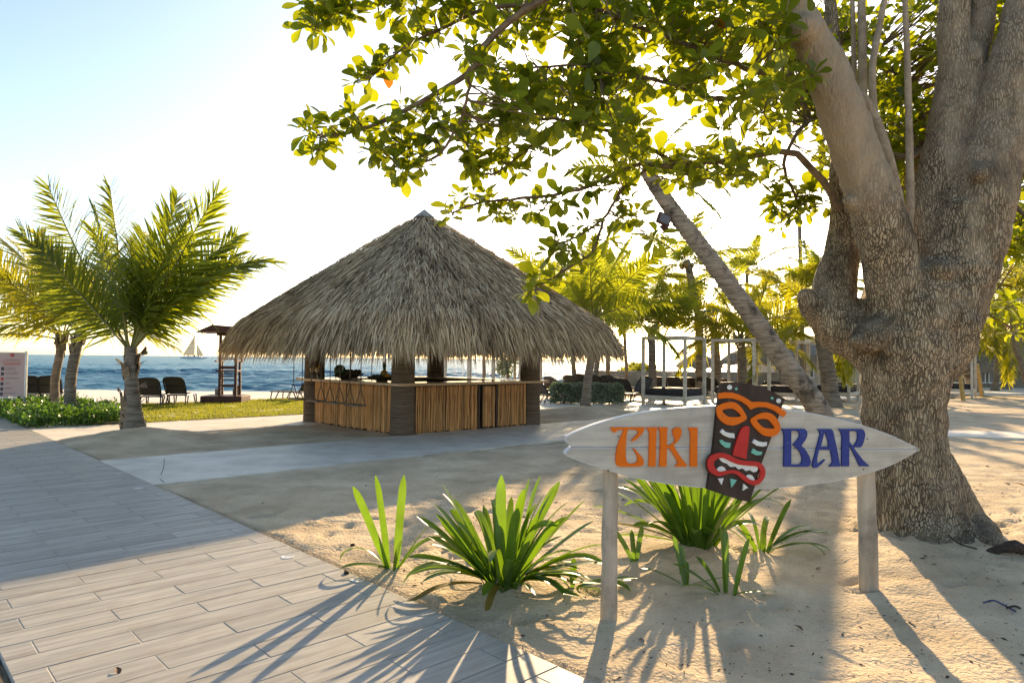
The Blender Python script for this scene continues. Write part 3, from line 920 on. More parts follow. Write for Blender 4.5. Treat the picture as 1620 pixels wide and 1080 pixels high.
LK = [(1090, 240), (1190, 240), (1182, 330), (1184, 438), (1225, 425), (1262, 400), (1272, 370), (1255, 325), (1243, 285), (1258, 252), (1290, 240), (1325, 242), (1340, 270), (1338, 320), (1318, 365), (1285, 405), (1255, 430), (1285, 490), (1340, 570), (1395, 640), (1395, 660), (1275, 660), (1275, 650), (1300, 630), (1295, 600), (1260, 540), (1215, 465), (1184, 458), (1178, 660), (1105, 660), (1112, 450), (1114, 320), (1108, 275)]
LJ = [(1410, 242), (1510, 242), (1506, 660), (1432, 660), (1435, 450), (1438, 320), (1428, 275)]
LB = [[(220, 228), (440, 228), (462, 250), (465, 290), (450, 330), (420, 370), (408, 388), (450, 430), (485, 490), (498, 540), (490, 575), (470, 588), (242, 588), (244, 450), (246, 290), (240, 255)],
      [(312, 248), (372, 248), (393, 270), (392, 300), (372, 335), (330, 380), (375, 420), (405, 465), (418, 510), (412, 550), (390, 567), (312, 567)]]
LA = [[(565, 230), (690, 230), (710, 250), (730, 340), (755, 460), (775, 570), (772, 586), (675, 586), (675, 578), (695, 565), (705, 540), (700, 490), (690, 445), (680, 428), (576, 428), (562, 490), (556, 530), (562, 555), (580, 558), (600, 540), (630, 518), (634, 526), (600, 562), (560, 595), (530, 600), (515, 585), (515, 560), (530, 510), (548, 440), (565, 370), (580, 310), (590, 280), (580, 250)],
      [(632, 255), (648, 290), (665, 350), (668, 398), (592, 398), (605, 350), (622, 280)]]
LR = [[(762, 230), (985, 230), (1005, 245), (1015, 280), (1005, 340), (985, 390), (965, 405), (920, 404), (905, 410), (940, 455), (990, 520), (1055, 583), (965, 583), (930, 510), (890, 425), (862, 374), (862, 584), (792, 584), (795, 420), (796, 300), (785, 260)],
      [(864, 250), (925, 250), (945, 265), (946, 310), (936, 350), (915, 385), (903, 392), (880, 372), (866, 350)]]
f0, f1 = BOFF + .001, BOFF + .013
for l in (LT, LI, LK, LJ): plate('letter', [zt(l)], f0, f1, M['orange_paint'], sign)
for l in (LB, LA, LR): plate('letter', [zb(k) for k in l], f0, f1, M['blue_paint'], sign)
# the carved face nailed over the board
mask = plate('mask_panel', [zm([(315, 75), (420, 72), (530, 85), (640, 113), (740, 155), (832, 208), (790, 330), (720, 530), (640, 740), (595, 900), (545, 1048), (460, 1030), (375, 1003), (290, 975), (205, 945), (225, 800), (255, 600), (280, 350), (300, 180)])], BOFF + .002, BOFF + .03, M['mask_wood'], sign)
g0, g1 = BOFF + .0305, BOFF + .042
mp_ = lambda nm, loops, mat, a=g0, b_=g1, sm=3: plate(nm, [smooth_loop(zm(l), sm) if sm > 1 else zm(l) for l in loops], a, b_, M[mat], mask)
mp_('brow', [[(296, 165), (340, 155), (400, 157), (460, 175), (520, 205), (565, 235), (620, 232), (690, 238), (760, 262), (820, 298), (848, 322), (825, 358), (790, 335), (740, 300), (680, 278), (620, 275), (580, 285), (555, 297), (530, 265), (480, 230), (420, 208), (360, 203), (294, 208)]], 'orange_paint', sm=1)
mp_('eye', [[(280, 285), (300, 262), (340, 243), (390, 234), (430, 240), (470, 270), (505, 320), (523, 365), (500, 390), (450, 415), (410, 425), (360, 418), (310, 385), (285, 340)],
            [(322, 305), (360, 290), (410, 290), (445, 310), (478, 350), (430, 357), (380, 355), (345, 335)]], 'orange_paint')
mp_('eye', [[(555, 378), (590, 350), (640, 325), (690, 320), (740, 340), (780, 390), (797, 440), (780, 490), (740, 512), (700, 515), (650, 500), (600, 455), (570, 420)],
            [(605, 383), (640, 372), (690, 375), (725, 405), (750, 448), (700, 450), (655, 440), (625, 412)]], 'orange_paint')
mp_('nose', [[(490, 440), (518, 428), (547, 440), (540, 520), (528, 620), (520, 700), (465, 685), (408, 668), (425, 600), (455, 510), (475, 460)]], 'red_paint', sm=1)
mp_('cheek_mark', [[(325, 455), (350, 478), (390, 488), (420, 490), (424, 528), (380, 525), (335, 505), (307, 480)]], 'white_paint', sm=1)
mp_('cheek_mark', [[(318, 540), (345, 560), (392, 568), (384, 608), (350, 605), (318, 580), (303, 550)]], 'teal_paint', sm=1)
mp_('cheek_mark', [[(585, 538), (620, 555), (660, 562), (688, 560), (685, 590), (650, 598), (605, 590), (568, 565)]], 'white_paint', sm=1)
mp_('cheek_mark', [[(575, 612), (610, 635), (650, 640), (640, 665), (600, 668), (560, 648)]], 'teal_paint', sm=1)
MO = [(205, 720), (225, 680), (265, 655), (315, 648), (370, 660), (430, 690), (500, 712), (570, 716), (625, 725), (665, 765), (675, 810), (660, 860), (625, 900), (585, 912), (540, 900), (490, 865), (440, 825), (390, 815), (340, 828), (290, 838), (240, 815), (210, 775)]
MH = [(255, 725), (280, 700), (310, 690), (340, 692), (400, 722), (470, 745), (560, 755), (605, 760), (632, 790), (630, 840), (610, 865), (585, 872), (545, 862), (505, 830), (450, 795), (400, 788), (350, 795), (300, 800), (265, 770)]
BK = [(188, 722), (212, 668), (260, 640), (315, 634), (375, 645), (430, 672), (500, 697), (560, 702), (560, 800), (440, 826), (390, 817), (340, 830), (285, 846), (228, 824), (194, 782)]
mp_('mouth_backing', [BK], 'mask_wood', g0, g0 + .004)
mp_('lips', [MO, MH], 'red_paint', g0 + .0042, g1 + .006)
mp_('teeth', [[(302, 688), (340, 690), (400, 722), (470, 746), (560, 752), (610, 760), (606, 795), (575, 805), (545, 788), (515, 795), (487, 774), (455, 782), (430, 760), (390, 762), (360, 736), (330, 726), (305, 705)]], 'white_paint', g0 + .0042, g1 - .002)
mp_('tooth', [[(275, 795), (290, 768), (315, 758), (340, 768), (355, 800), (310, 808)]], 'white_paint', g0 + .0042, g1 - .002)
mp_('tooth', [[(518, 838), (540, 825), (565, 832), (588, 870), (550, 865)]], 'white_paint', g0 + .0042, g1 - .002)
mp_('chin_mark', [[(290, 858), (335, 853), (318, 907)]], 'white_paint', sm=1)
mp_('chin_mark', [[(390, 858), (442, 870), (400, 930)]], 'teal_paint', sm=1)
mp_('chin_mark', [[(498, 900), (533, 930), (492, 955)]], 'white_paint', sm=1)
for (x, y, r, mt) in ((383, 115, 20, 'white_paint'), (437, 127, 11, 'teal_paint'), (729, 204, 11, 'teal_paint'), (782, 225, 19, 'white_paint')):
    mp_('dot', [[(x + r * cos(a), y + r * sin(a)) for a in np.linspace(0, 2 * pi, 17)[:-1]]], mt, g0, g0 + .004, 1)

# screw heads that hold the board and the face
M['screw'] = mk('dull_screw', (.10, .09, .085), (.2, .18, .17), (9, 9, 9), .5, metal=.7)
for (x, y, f) in ((962, 744, BOFF), (978, 690, BOFF), (1366, 742, BOFF), (1372, 694, BOFF), (1136, 760, BOFF + .03), (1184, 772, BOFF + .03), (1166, 622, BOFF + .03)):
    u, v = unproj(x, y, f)
    b = MB()
    b.prism([(u + .0055 * cos(a), v + .0055 * sin(a)) for a in np.linspace(0, 2 * pi, 11)[:-1]], [], lambda p, q: onsign(p, q, f + .003), lambda p, q: onsign(p, q, f - .002))
    b.put('screw', M['screw'], sign)

# ------------------------------------------------------------------ strap-leaved lilies in the sand
M['strap'] = mk('strap_leaf', (.035, .085, .012), (.085, .16, .022), (5, 5, 5), .32, trans=(.20, .36, .022), tw=.42, rand=.3, spec=.5)
M['strap_old'] = mk('yellowing_strap_leaf', (.10, .10, .02), (.26, .17, .05), (4, 4, 4), .5, trans=(.36, .28, .04), tw=.35, rand=.3)
def strap_leaf(base, az, el, L, w, bend, twist, seed, tw0=0.0):
    """a long channelled blade that rises at el, then droops by bend (degrees over its length)"""
    r = random.Random(seed)
    n = 13
    p = Vector(base)
    e = radians(el)
    V, F = [], []
    d = Vector((cos(az), sin(az), 0))
    side0 = Vector((-sin(az), cos(az), 0))
    for i in range(n):
        t = i / (n - 1)
        tang = d * cos(e) + Vector((0, 0, 1)) * sin(e)
        up = -d * sin(e) + Vector((0, 0, 1)) * cos(e)
        tw = tw0 + twist * t
        s = side0 * cos(tw) + up * sin(tw)
        u = up * cos(tw) - side0 * sin(tw)
        ww = w * (.55 + .45 * min(1, t * 3)) * (1 - max(0, (t - .76) / .24) ** 3.2 * .82) * .5
        V += [p - s * ww + u * ww * .30, p, p + s * ww + u * ww * .30]
        e -= radians(bend) * (2 * t) / (n - 1)
        p = p + tang * (L / (n - 1))
        if p.z < .012 + ground_cache(base): p.z = .012 + ground_cache(base); e = max(e, 0)
    for i in range(n - 1):
        F += [(i * 3, i * 3 + 1, i * 3 + 4, i * 3 + 3), (i * 3 + 1, i * 3 + 2, i * 3 + 5, i * 3 + 4)]
    return V, F
def ground_cache(p): return _gz[0]
_gz = [0.0]
def lily(px, py, label, leaves, group='strap leaved lilies in the sand', spread=.04):
    g = GP(px, py); _gz[0] = 0.0
    t = thing('lily_plant', label, 'plant', g, group=group)
    for k, lf_ in enumerate(leaves):
        az, el, L, w, bend = lf_[:5]
        tw0 = lf_[5] if len(lf_) > 5 else (rnd.uniform(-.9, .9) if el > 50 else rnd.uniform(-.3, .3))
        mt = M['strap_old'] if len(leaves) > 20 and el < 24 and k % 3 == 0 else M['strap']
        b = MB()
        a = radians(az)
        V, F = strap_leaf((cos(a) * spread * rnd.uniform(.2, 1), sin(a) * spread * rnd.uniform(.2, 1), -.03), a, el, L, w, bend, rnd.uniform(-.3, .3), k + px, tw0)
        b.add(V, F)
        b.put('leaf', mt, t, smooth=True)
    return t
# azimuth 0 = right, 90 = away, 180 = left, 270 = towards the camera
lily(622, 905, 'small lily with three tall upright leaves at the walkway edge, leftmost plant',
     [(185, 68, .70, .066, 4, 1.1), (175, 82, .73, .066, 3, 1.2), (40, 86, .72, .062, 2, .7), (178, 48, .46, .05, 150), (200, 16, .36, .045, 40), (10, 58, .46, .05, 18), (20, 52, .5, .045, 110), (300, 70, .3, .04, 30)])
r_ = random.Random(4)
big = []
for k in range(70):
    az = r_.uniform(0, 360); el = r_.choice([r_.uniform(12, 35), r_.uniform(35, 65), r_.uniform(55, 82)])
    big.append((az, el, r_.uniform(.5, .78) * (1.0 if el > 30 else .85), r_.uniform(.045, .062), r_.uniform(8, 44) + (30 if el < 30 else 0) + (70 if r_.random() < .18 else 0)))
big += [(180, 45, .72, .075, 14), (172, 52, .72, .08, 10), (165, 62, .78, .075, 6), (10, 50, .78, .07, 8), (5, 40, .72, .07, 10), (20, 62, .8, .07, 6), (95, 84, .75, .08, 4), (350, 25, .66, .07, 40), (195, 28, .65, .07, 30), (2, 12, .5, .06, 30), (255, 60, .6, .08, 10), (285, 70, .66, .08, 6)]
lily(795, 932, 'largest lily clump with dense broad leaves beside the walkway', big, spread=.13)
r_ = random.Random(9)
mid = []
for k in range(52):
    az = r_.uniform(0, 360); el = r_.uniform(46, 86)
    mid.append((az, el, r_.uniform(.6, .95), r_.uniform(.05, .07), r_.uniform(4, 30)))
for az, el, L, bd in ((180, 30, .9, 30), (175, 42, .8, 25), (188, 22, .85, 30), (200, 35, .6, 50), (165, 55, .75, 110), (215, 48, .55, 70), (250, 50, .5, 80), (240, 66, .5, 30), (270, 55, .45, 90), (185, 12, .62, 18), (150, 50, .8, 60), (10, 35, .6, 80), (0, 60, .8, 120)):
    mid.append((az, el, L, .075, bd))
lily(1105, 868, 'dense lily clump growing behind the sign, under the carved face', mid, spread=.16)
lily(1205, 872, 'lily with arching leaves behind the sign, right of the dense clump',
     [(10, 42, .55, .06, 100), (0, 32, .6, .055, 70), (20, 62, .5, .055, 10), (350, 18, .5, .055, 60), (340, 28, .52, .05, 120), (170, 45, .4, .06, 60), (200, 60, .35, .06, 30), (90, 60, .45, .055, 90), (120, 30, .45, .06, 60), (5, 25, .62, .05, 40), (60, 50, .5, .05, 100), (250, 66, .3, .06, 30)], spread=.07)
lily(1150, 938, 'young two stemmed lily in front of the sign, below the carved face',
     [(75, 80, .46, .045, 4), (20, 74, .42, .045, 8), (110, 84, .5, .045, 4), (30, 66, .36, .05, 20), (165, 38, .38, .04, 30), (190, 28, .32, .04, 60), (355, 10, .3, .035, 20), (150, 62, .3, .04, 30)], spread=.06)
lily(1088, 926, 'thin young lily between the left sign post and the carved face', [(130, 76, .36, .045, 15), (80, 70, .16, .04, 10), (168, 26, .32, .035, 30), (5, 12, .34, .035, 8), (110, 80, .28, .04, 5)], spread=.03)
lily(1005, 890, 'small two leaved lily just right of the left sign post', [(150, 62, .34, .045, 40), (60, 68, .3, .045, 30), (100, 78, .25, .04, 20)], spread=.03)
lily(905, 930, 'low lily lying on the sand between the largest clump and the left sign post', [(0, 14, .45, .05, 18), (8, 8, .42, .05, 12), (345, 22, .42, .06, 75), (200, 50, .25, .05, 70), (80, 66, .2, .05, 20), (330, 8, .25, .05, 30)], spread=.04)

# ------------------------------------------------------------------ coconut palms
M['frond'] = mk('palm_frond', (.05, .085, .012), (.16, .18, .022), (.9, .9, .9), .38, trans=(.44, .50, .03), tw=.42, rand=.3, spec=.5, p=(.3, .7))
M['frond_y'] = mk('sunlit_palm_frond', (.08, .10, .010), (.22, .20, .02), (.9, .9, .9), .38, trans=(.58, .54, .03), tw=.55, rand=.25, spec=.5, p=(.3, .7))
M['frond_far'] = mk('beach_palm_frond', (.075, .105, .014), (.20, .21, .028), (.9, .9, .9), .38, trans=(.56, .58, .04), tw=.56, rand=.25, spec=.5, p=(.3, .7))  # frond copy with lighter colour, to brighten the backlit far palms
M['rachis'] = mk('palm_midrib', (.13, .14, .03), (.28, .22, .06), (5, 5, 5), .5)
M['trunk_ring'] = mk('ringed_palm_trunk', (.13, .098, .07), (.31, .25, .185), (2.5, 2.5, 26), .85, bump=.6, bscale=(14, 14, 50), bdist=.02, noise2=(3.5, (.06, .05, .038), .55, .75), rand=.15)
M['trunk_grey'] = mk('grey_lichen_trunk', (.20, .15, .105), (.44, .35, .255), (3, 3, 22), .85, bump=.7, bscale=(14, 14, 45), bdist=.02, noise2=(2.6, (.085, .065, .045), .50, .64))
M['husk'] = mk('dry_leaf_base', (.11, .075, .045), (.30, .22, .14), (6, 6, 18), .85, bump=.5)
FRC = {}
def frond_mesh(L, el, bend, seed, mat='frond', dens=1.0, lfl=.27, ragged=.12, wl=.019, dr0=.12, dr1=.22):
    key = (round(L, 2), round(el), round(bend), seed, mat, dens, lfl)
    if key in FRC: return FRC[key]
    r = np.random.default_rng(seed * 77 + int(el) + 500)
    n = 22
    t = np.linspace(0, 1, n)
    ang = np.radians(el - bend * t ** 1.4)
    seg = L / (n - 1)
    px = np.concatenate([[0], np.cumsum(np.cos(ang[:-1]) * seg)])
    pz = np.concatenate([[0], np.cumsum(np.sin(ang[:-1]) * seg)])
    sway = (r.random() - .5) * .12 * L
    py = sway * t ** 2
    b = MB()
    rad = (.022 * (1 - t) + .004) * (L / 2.6) ** .6
    b.tube(list(zip(px, py, pz)), list(rad), 5, cap=False)
    # the leaf stalk widens at its foot
    V0, F0 = b.v, b.f
    k = int(84 * dens * (L / 2.6) ** .5)
    tl = np.linspace(.13, .985, k)
    Vs, Fs, base = list(V0), [tuple(f) for f in F0], len(V0)
    mi = [1] * len(F0)
    twist = (r.random() - .5) * .5
    for s in (-1, 1):
        for tk in tl:
            tk = min(.995, tk + (r.random() - .5) * .008)
            a = np.interp(tk, t, ang)
            o = np.array([np.interp(tk, t, px), np.interp(tk, t, py), np.interp(tk, t, pz)])
            tang = np.array([cos(a), 0, sin(a)]); up = np.array([-sin(a), 0, cos(a)]); side = np.array([0, s, 0.0])
            spread = radians(68 - 42 * tk ** 1.6 + r.normal(0, 6))
            ll = lfl * L * (min(1, .45 + tk * 2.2)) * (1 - max(0, tk - .45) / .55 * .62) * (1 + r.normal(0, ragged))
            if r.random() < .04: ll *= .55
            cant = radians(14 + 8 * r.normal() + 14 * (r.random() - .5)) + twist * s
            d = tang * cos(spread) + (side * cos(cant) + up * sin(cant)) * sin(spread)
            d /= np.linalg.norm(d)
            w = wl * (L / 2.6) ** .8 * (1 + r.normal(0, .15))
            wv = np.cross(d, up); wv /= np.linalg.norm(wv) + 1e-9
            wv = wv * .8 + up * .45 * s
            p = o.copy()
            dn = np.array([0, 0, -1.0])
            dr = dr0 + dr1 * r.random() + (.5 if r.random() < .08 else 0)
            pts = []
            for j in range(4):
                q = j / 3
                pts.append(p + d * ll * q + dn * ll * dr * q * q)
            ws = (.6, 1.0, .75, .0)
            for j in range(3):
                Vs.append(tuple(pts[j] - wv * w * ws[j])); Vs.append(tuple(pts[j] + wv * w * ws[j]))
            Vs.append(tuple(pts[3]))
            Fs += [(base, base + 1, base + 3, base + 2), (base + 2, base + 3, base + 5, base + 4), (base + 4, base + 5, base + 6)]
            mi += [0, 0, 0]
            base += 7
    me = bpy.data.meshes.new('frond')
    me.from_pydata(Vs, [], Fs)
    me.materials.append(M[mat]); me.materials.append(M['rachis'])
    me.polygons.foreach_set('material_index', mi)
    me.update()
    FRC[key] = me
    return me
def spline(pts, n):
    out = smooth_loop3(pts, n)
    return out
def smooth_loop3(pts, n):
    pts = [Vector(p) for p in pts]
    out = []
    m = len(pts)
    for i in range(m - 1):
        p0, p1, p2, p3 = (pts[min(max(i + k - 1, 0), m - 1)] for k in range(4))
        for j in range(n):
            t = j / n
            out.append(.5 * ((2 * p1) + (-p0 + p2) * t + (2 * p0 - 5 * p1 + 4 * p2 - p3) * t * t + (-p0 + 3 * p1 - 3 * p2 + p3) * t ** 3))
    out.append(pts[-1])
    return out
def palm(name, label, base, path, r0, r1, fronds, mat='frond', tmat='trunk_ring', group=None, flare=1.5, ring=.075, husks=0, flen=1.0, nuts=0, fk={}):
    """path: points relative to base; fronds: list of (azimuth, elevation, length, bend)"""
    t = thing(name, label, 'palm tree', base, group=group)
    pts = smooth_loop3([(0, 0, -.25)] + [Vector(p) for p in path], 24)
    # resample at the ring spacing
    L = sum((pts[i + 1] - pts[i]).length for i in range(len(pts) - 1))
    m = max(10, min(150, int(L / ring) * 2))
    out, acc, j = [], 0.0, 0
    for k in range(m + 1):
        s = L * k / m
        while j < len(pts) - 2 and acc + (pts[j + 1] - pts[j]).length < s:
            acc += (pts[j + 1] - pts[j]).length; j += 1
        l = (pts[j + 1] - pts[j]).length
        out.append(pts[j].lerp(pts[j + 1], min(1, (s - acc) / max(l, 1e-6))))
    rad = []
    for k in range(m + 1):
        q = k / m
        r = r0 + (r1 - r0) * q + r0 * (flare - 1) * max(0, 1 - q * L / .9) ** 2
        rad.append(r * (1.0 if k % 2 else .93) * rnd.uniform(.97, 1.03))
    b = MB(); b.tube(out, rad, 14, wob=.025, seed=int(abs(base[0]) * 10) + 1)
    b.put('trunk', M[tmat], t, smooth=True)
    top = out[-1]
    ax = (out[-1] - out[-4]).normalized()
    if husks:
        b = MB()
        for k in range(husks):
            a = k * 2.4 + rnd.uniform(-.3, .3)
            z = -rnd.uniform(.05, .9) * (husks / 14)
            p = top + ax * z
            d = Vector((cos(a), sin(a), 0)); s_ = Vector((-sin(a), cos(a), 0))
            rr = r1 * 1.02
            h = rnd.uniform(.18, .36); o_ = rnd.uniform(.04, .20)
            w = rnd.uniform(.05, .09)
            q = [p + d * rr * .9 - s_ * w - Vector((0, 0, .12)), p + d * rr * .9 + s_ * w - Vector((0, 0, .12)),
                 p + d * (rr + .03) + s_ * w * .9 + Vector((0, 0, h * .5)), p + d * (rr + .03) - s_ * w * .9 + Vector((0, 0, h * .5)),
                 p + d * (rr + o_) + s_ * w * .5 + Vector((0, 0, h * rnd.uniform(.4, 1))), p + d * (rr + o_) - s_ * w * .5 + Vector((0, 0, h * rnd.uniform(.4, 1)))]
            b.add(q, [(0, 1, 2, 3), (3, 2, 4, 5)])
            b.add([v + d * .018 for v in q], [(3, 2, 1, 0), (5, 4, 2, 3)])
        b.put('leaf_bases', M['husk'], t)
    if nuts:
        for k in range(nuts):
            b = MB(); ball(b, (0, 0, 0), .11, 1.2, 9)
            a = k * 2.2
            b.put('coconut', M['pine_skin'], t, smooth=True, loc=top + Vector((cos(a) * .24, sin(a) * .24, -.22 - .05 * (k % 2))))
    for k, fr_ in enumerate(fronds):
        az, el, ln, bd = fr_[:4]
        roll = fr_[4] if len(fr_) > 4 else rnd.uniform(-70, 70) * (1 if 15 < el < 80 else .4)
        me = frond_mesh(round(ln * flen, 1), round(el / 6) * 6, round(bd / 8) * 8, k % 3, mat, **fk)
        o = put('frond', me, t, top + ax * (-.05 if el > 20 else -.16) + Vector((cos(radians(az)) * r1 * .4, sin(radians(az)) * r1 * .4, 0)))
        q_ = radians(round(el / 6) * 6 - 12)
        o.rotation_euler = (Matrix.Rotation(radians(az), 3, 'Z') @ Matrix.Rotation(radians(roll), 3, Vector((cos(q_), 0, sin(q_))))).to_euler()
    return t
def crown(n, seed, lo=-30, hi=85, L=2.6, skip=None):
    r = random.Random(seed)
    out = []
    for k in range(n):
        q = (k + .5) / n
        el = hi - (hi - lo) * q ** .85
        out.append(((k * 137.5 + r.uniform(-14, 14)) % 360, el + r.uniform(-6, 6), L * r.uniform(.8, 1.08) * (.82 if el > 65 else 1), 26 + 46 * q + r.uniform(-8, 14)))
    return out

# the three palms on the left
bA = GP(214, 690); bA.z -= .02
tA = A(207, 548, bA.y - .05) - bA
palm('coconut_palm', 'young palm with spreading fronds on the sand mound left of the bar', bA,
     [(-.05, 0, .5), (-.12, .0, 1.1), tuple(tA)], .145, .12,
     [(186, 68, 3.9, 4, 80), (170, 86, 3.7, 0, 86), (184, 78, 2.9, 6, 50), (4, 62, 3.3, 72, 50), (8, 72, 3.4, 20, 78), (356, 54, 2.9, 54, 72),
      (14, 58, 2.7, 40, 80), (110, 74, 2.9, 30, 30), (60, 76, 2.7, 40, 50), (192, 58, 2.9, 22, 84), (250, 82, 2.3, 30, 20), (4, 78, 2.8, 26, 60), (182, 62, 2.6, 26, -70), (100, 84, 3.3, 10, 60), (3, 64, 3.0, 44, 88)],
     fk=dict(lfl=.33, wl=.0185, dens=.86, dr0=.02, dr1=.18), flare=2.2, husks=30, flen=1.03)
bB = GP(113, 656); tB = A(128, 522, bB.y) - bB
palm('coconut_palm', 'stout ringed palm rising from the green bushes, right one of the leaning pair', bB,
     [(-.05, 0, .8), (.05, 0, 1.6), tuple(tB)], .155, .125,
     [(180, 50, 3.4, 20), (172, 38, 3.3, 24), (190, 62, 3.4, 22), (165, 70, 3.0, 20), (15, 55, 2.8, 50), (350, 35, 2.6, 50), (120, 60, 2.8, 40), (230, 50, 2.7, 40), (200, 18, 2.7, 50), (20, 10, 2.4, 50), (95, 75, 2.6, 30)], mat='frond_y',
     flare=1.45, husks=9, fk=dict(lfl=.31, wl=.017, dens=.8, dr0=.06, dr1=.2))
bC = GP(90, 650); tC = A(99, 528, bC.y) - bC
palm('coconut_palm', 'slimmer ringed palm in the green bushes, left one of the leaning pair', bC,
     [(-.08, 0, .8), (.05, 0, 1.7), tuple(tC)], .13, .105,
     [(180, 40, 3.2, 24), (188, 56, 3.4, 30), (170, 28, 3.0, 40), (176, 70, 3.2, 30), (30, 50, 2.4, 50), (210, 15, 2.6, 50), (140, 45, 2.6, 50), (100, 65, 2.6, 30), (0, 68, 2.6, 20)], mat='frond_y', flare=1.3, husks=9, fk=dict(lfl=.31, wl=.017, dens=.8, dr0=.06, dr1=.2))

# the leaning palm in the middle
bL = G(1318, 683); bL.z = -.05
lp = [A(x, y, bL.y + k * .12) - bL for k, (x, y) in enumerate(((1290, 640), (1240, 572), (1180, 487), (1120, 405), (1062, 330), (1022, 268)))]
palm('coconut_palm', 'tall mottled palm leaning left across the sky behind the sign', bL, [tuple(p) for p in lp], .27, .19,
     [(0, 10, 2.0, 60), (350, -20, 1.9, 40), (25, 30, 2.1, 70), (340, 36, 2.0, 60), (170, 45, 2.2, 50), (190, 20, 2.2, 60), (90, 60, 2.2, 40), (130, 70, 2.2, 30), (220, 50, 2.0, 50), (10, 65, 2.2, 40), (300, 20, 1.6, 60)], tmat='trunk_grey', flare=1.25, ring=.13)

# palms on the beach beyond the bar, right half
def far_palm(label, base_px, mid_px, top_px, width_px, fr, depth=None, mat='frond_far', flare=1.6, tmat='trunk_ring', L=2.6, **k):
    g = G(*base_px)
    if depth: g = A(base_px[0], base_px[1], depth); g.z = ground(g) if abs(g.x) < 90 else 0
    y = g.y
    pts = [A(*p, y) - g for p in mid_px] + [A(*top_px, y) - g]
    r = width_px / 2 / FPX * y
    return palm('coconut_palm', label, g, [tuple(p) for p in pts], r, r * .78, fr, mat, tmat, 'coconut palms on the beach behind the bar', flare, flen=L / 2.6, **k)
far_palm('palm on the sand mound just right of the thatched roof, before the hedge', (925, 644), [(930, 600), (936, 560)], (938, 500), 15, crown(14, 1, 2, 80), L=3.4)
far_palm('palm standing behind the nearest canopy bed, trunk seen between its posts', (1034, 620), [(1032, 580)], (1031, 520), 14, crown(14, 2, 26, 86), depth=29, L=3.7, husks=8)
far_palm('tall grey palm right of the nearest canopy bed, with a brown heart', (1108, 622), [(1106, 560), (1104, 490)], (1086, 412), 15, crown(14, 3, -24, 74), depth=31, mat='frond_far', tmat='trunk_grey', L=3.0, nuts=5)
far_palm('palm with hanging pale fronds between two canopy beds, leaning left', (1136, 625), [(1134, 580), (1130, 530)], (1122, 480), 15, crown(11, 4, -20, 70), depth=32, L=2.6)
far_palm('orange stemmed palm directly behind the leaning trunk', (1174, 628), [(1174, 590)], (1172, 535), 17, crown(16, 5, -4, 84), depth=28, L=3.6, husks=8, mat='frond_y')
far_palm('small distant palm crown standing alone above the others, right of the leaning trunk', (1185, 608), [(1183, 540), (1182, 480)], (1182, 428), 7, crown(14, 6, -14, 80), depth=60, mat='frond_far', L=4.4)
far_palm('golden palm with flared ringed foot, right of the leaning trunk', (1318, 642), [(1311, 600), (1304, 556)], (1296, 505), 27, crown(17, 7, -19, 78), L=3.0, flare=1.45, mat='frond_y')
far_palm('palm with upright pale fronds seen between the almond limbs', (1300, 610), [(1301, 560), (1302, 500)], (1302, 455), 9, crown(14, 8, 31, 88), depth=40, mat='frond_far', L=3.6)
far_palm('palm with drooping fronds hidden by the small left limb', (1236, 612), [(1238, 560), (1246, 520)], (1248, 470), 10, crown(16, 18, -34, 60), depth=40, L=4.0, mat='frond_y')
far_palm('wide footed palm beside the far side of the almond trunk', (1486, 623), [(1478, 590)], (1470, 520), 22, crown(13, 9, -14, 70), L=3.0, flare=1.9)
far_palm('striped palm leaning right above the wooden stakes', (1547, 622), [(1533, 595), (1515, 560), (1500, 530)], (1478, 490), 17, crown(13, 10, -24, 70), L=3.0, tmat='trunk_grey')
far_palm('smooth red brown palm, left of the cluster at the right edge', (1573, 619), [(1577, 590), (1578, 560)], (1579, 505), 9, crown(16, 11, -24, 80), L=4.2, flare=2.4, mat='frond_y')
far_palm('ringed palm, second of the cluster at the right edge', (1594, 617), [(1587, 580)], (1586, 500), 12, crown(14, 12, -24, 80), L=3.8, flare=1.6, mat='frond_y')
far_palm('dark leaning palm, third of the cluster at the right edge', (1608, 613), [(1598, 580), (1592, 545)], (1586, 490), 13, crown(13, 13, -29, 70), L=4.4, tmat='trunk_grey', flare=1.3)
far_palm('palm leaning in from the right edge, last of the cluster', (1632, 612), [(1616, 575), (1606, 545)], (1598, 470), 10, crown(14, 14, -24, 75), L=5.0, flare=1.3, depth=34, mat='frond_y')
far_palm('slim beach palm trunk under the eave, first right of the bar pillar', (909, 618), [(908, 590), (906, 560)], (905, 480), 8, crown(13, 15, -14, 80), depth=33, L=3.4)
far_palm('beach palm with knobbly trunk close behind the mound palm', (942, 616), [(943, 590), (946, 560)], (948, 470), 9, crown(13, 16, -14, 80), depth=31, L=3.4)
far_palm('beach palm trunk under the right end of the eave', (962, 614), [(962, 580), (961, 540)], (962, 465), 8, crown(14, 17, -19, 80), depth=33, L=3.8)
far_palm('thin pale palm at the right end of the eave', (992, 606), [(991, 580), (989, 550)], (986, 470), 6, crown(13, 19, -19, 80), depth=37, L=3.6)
far_palm('palm trunk seen through the bar between the back and right pillars', (765, 612), [(766, 590), (765, 560)], (764, 500), 6, crown(12, 20, -14, 70), depth=40, L=2.4)

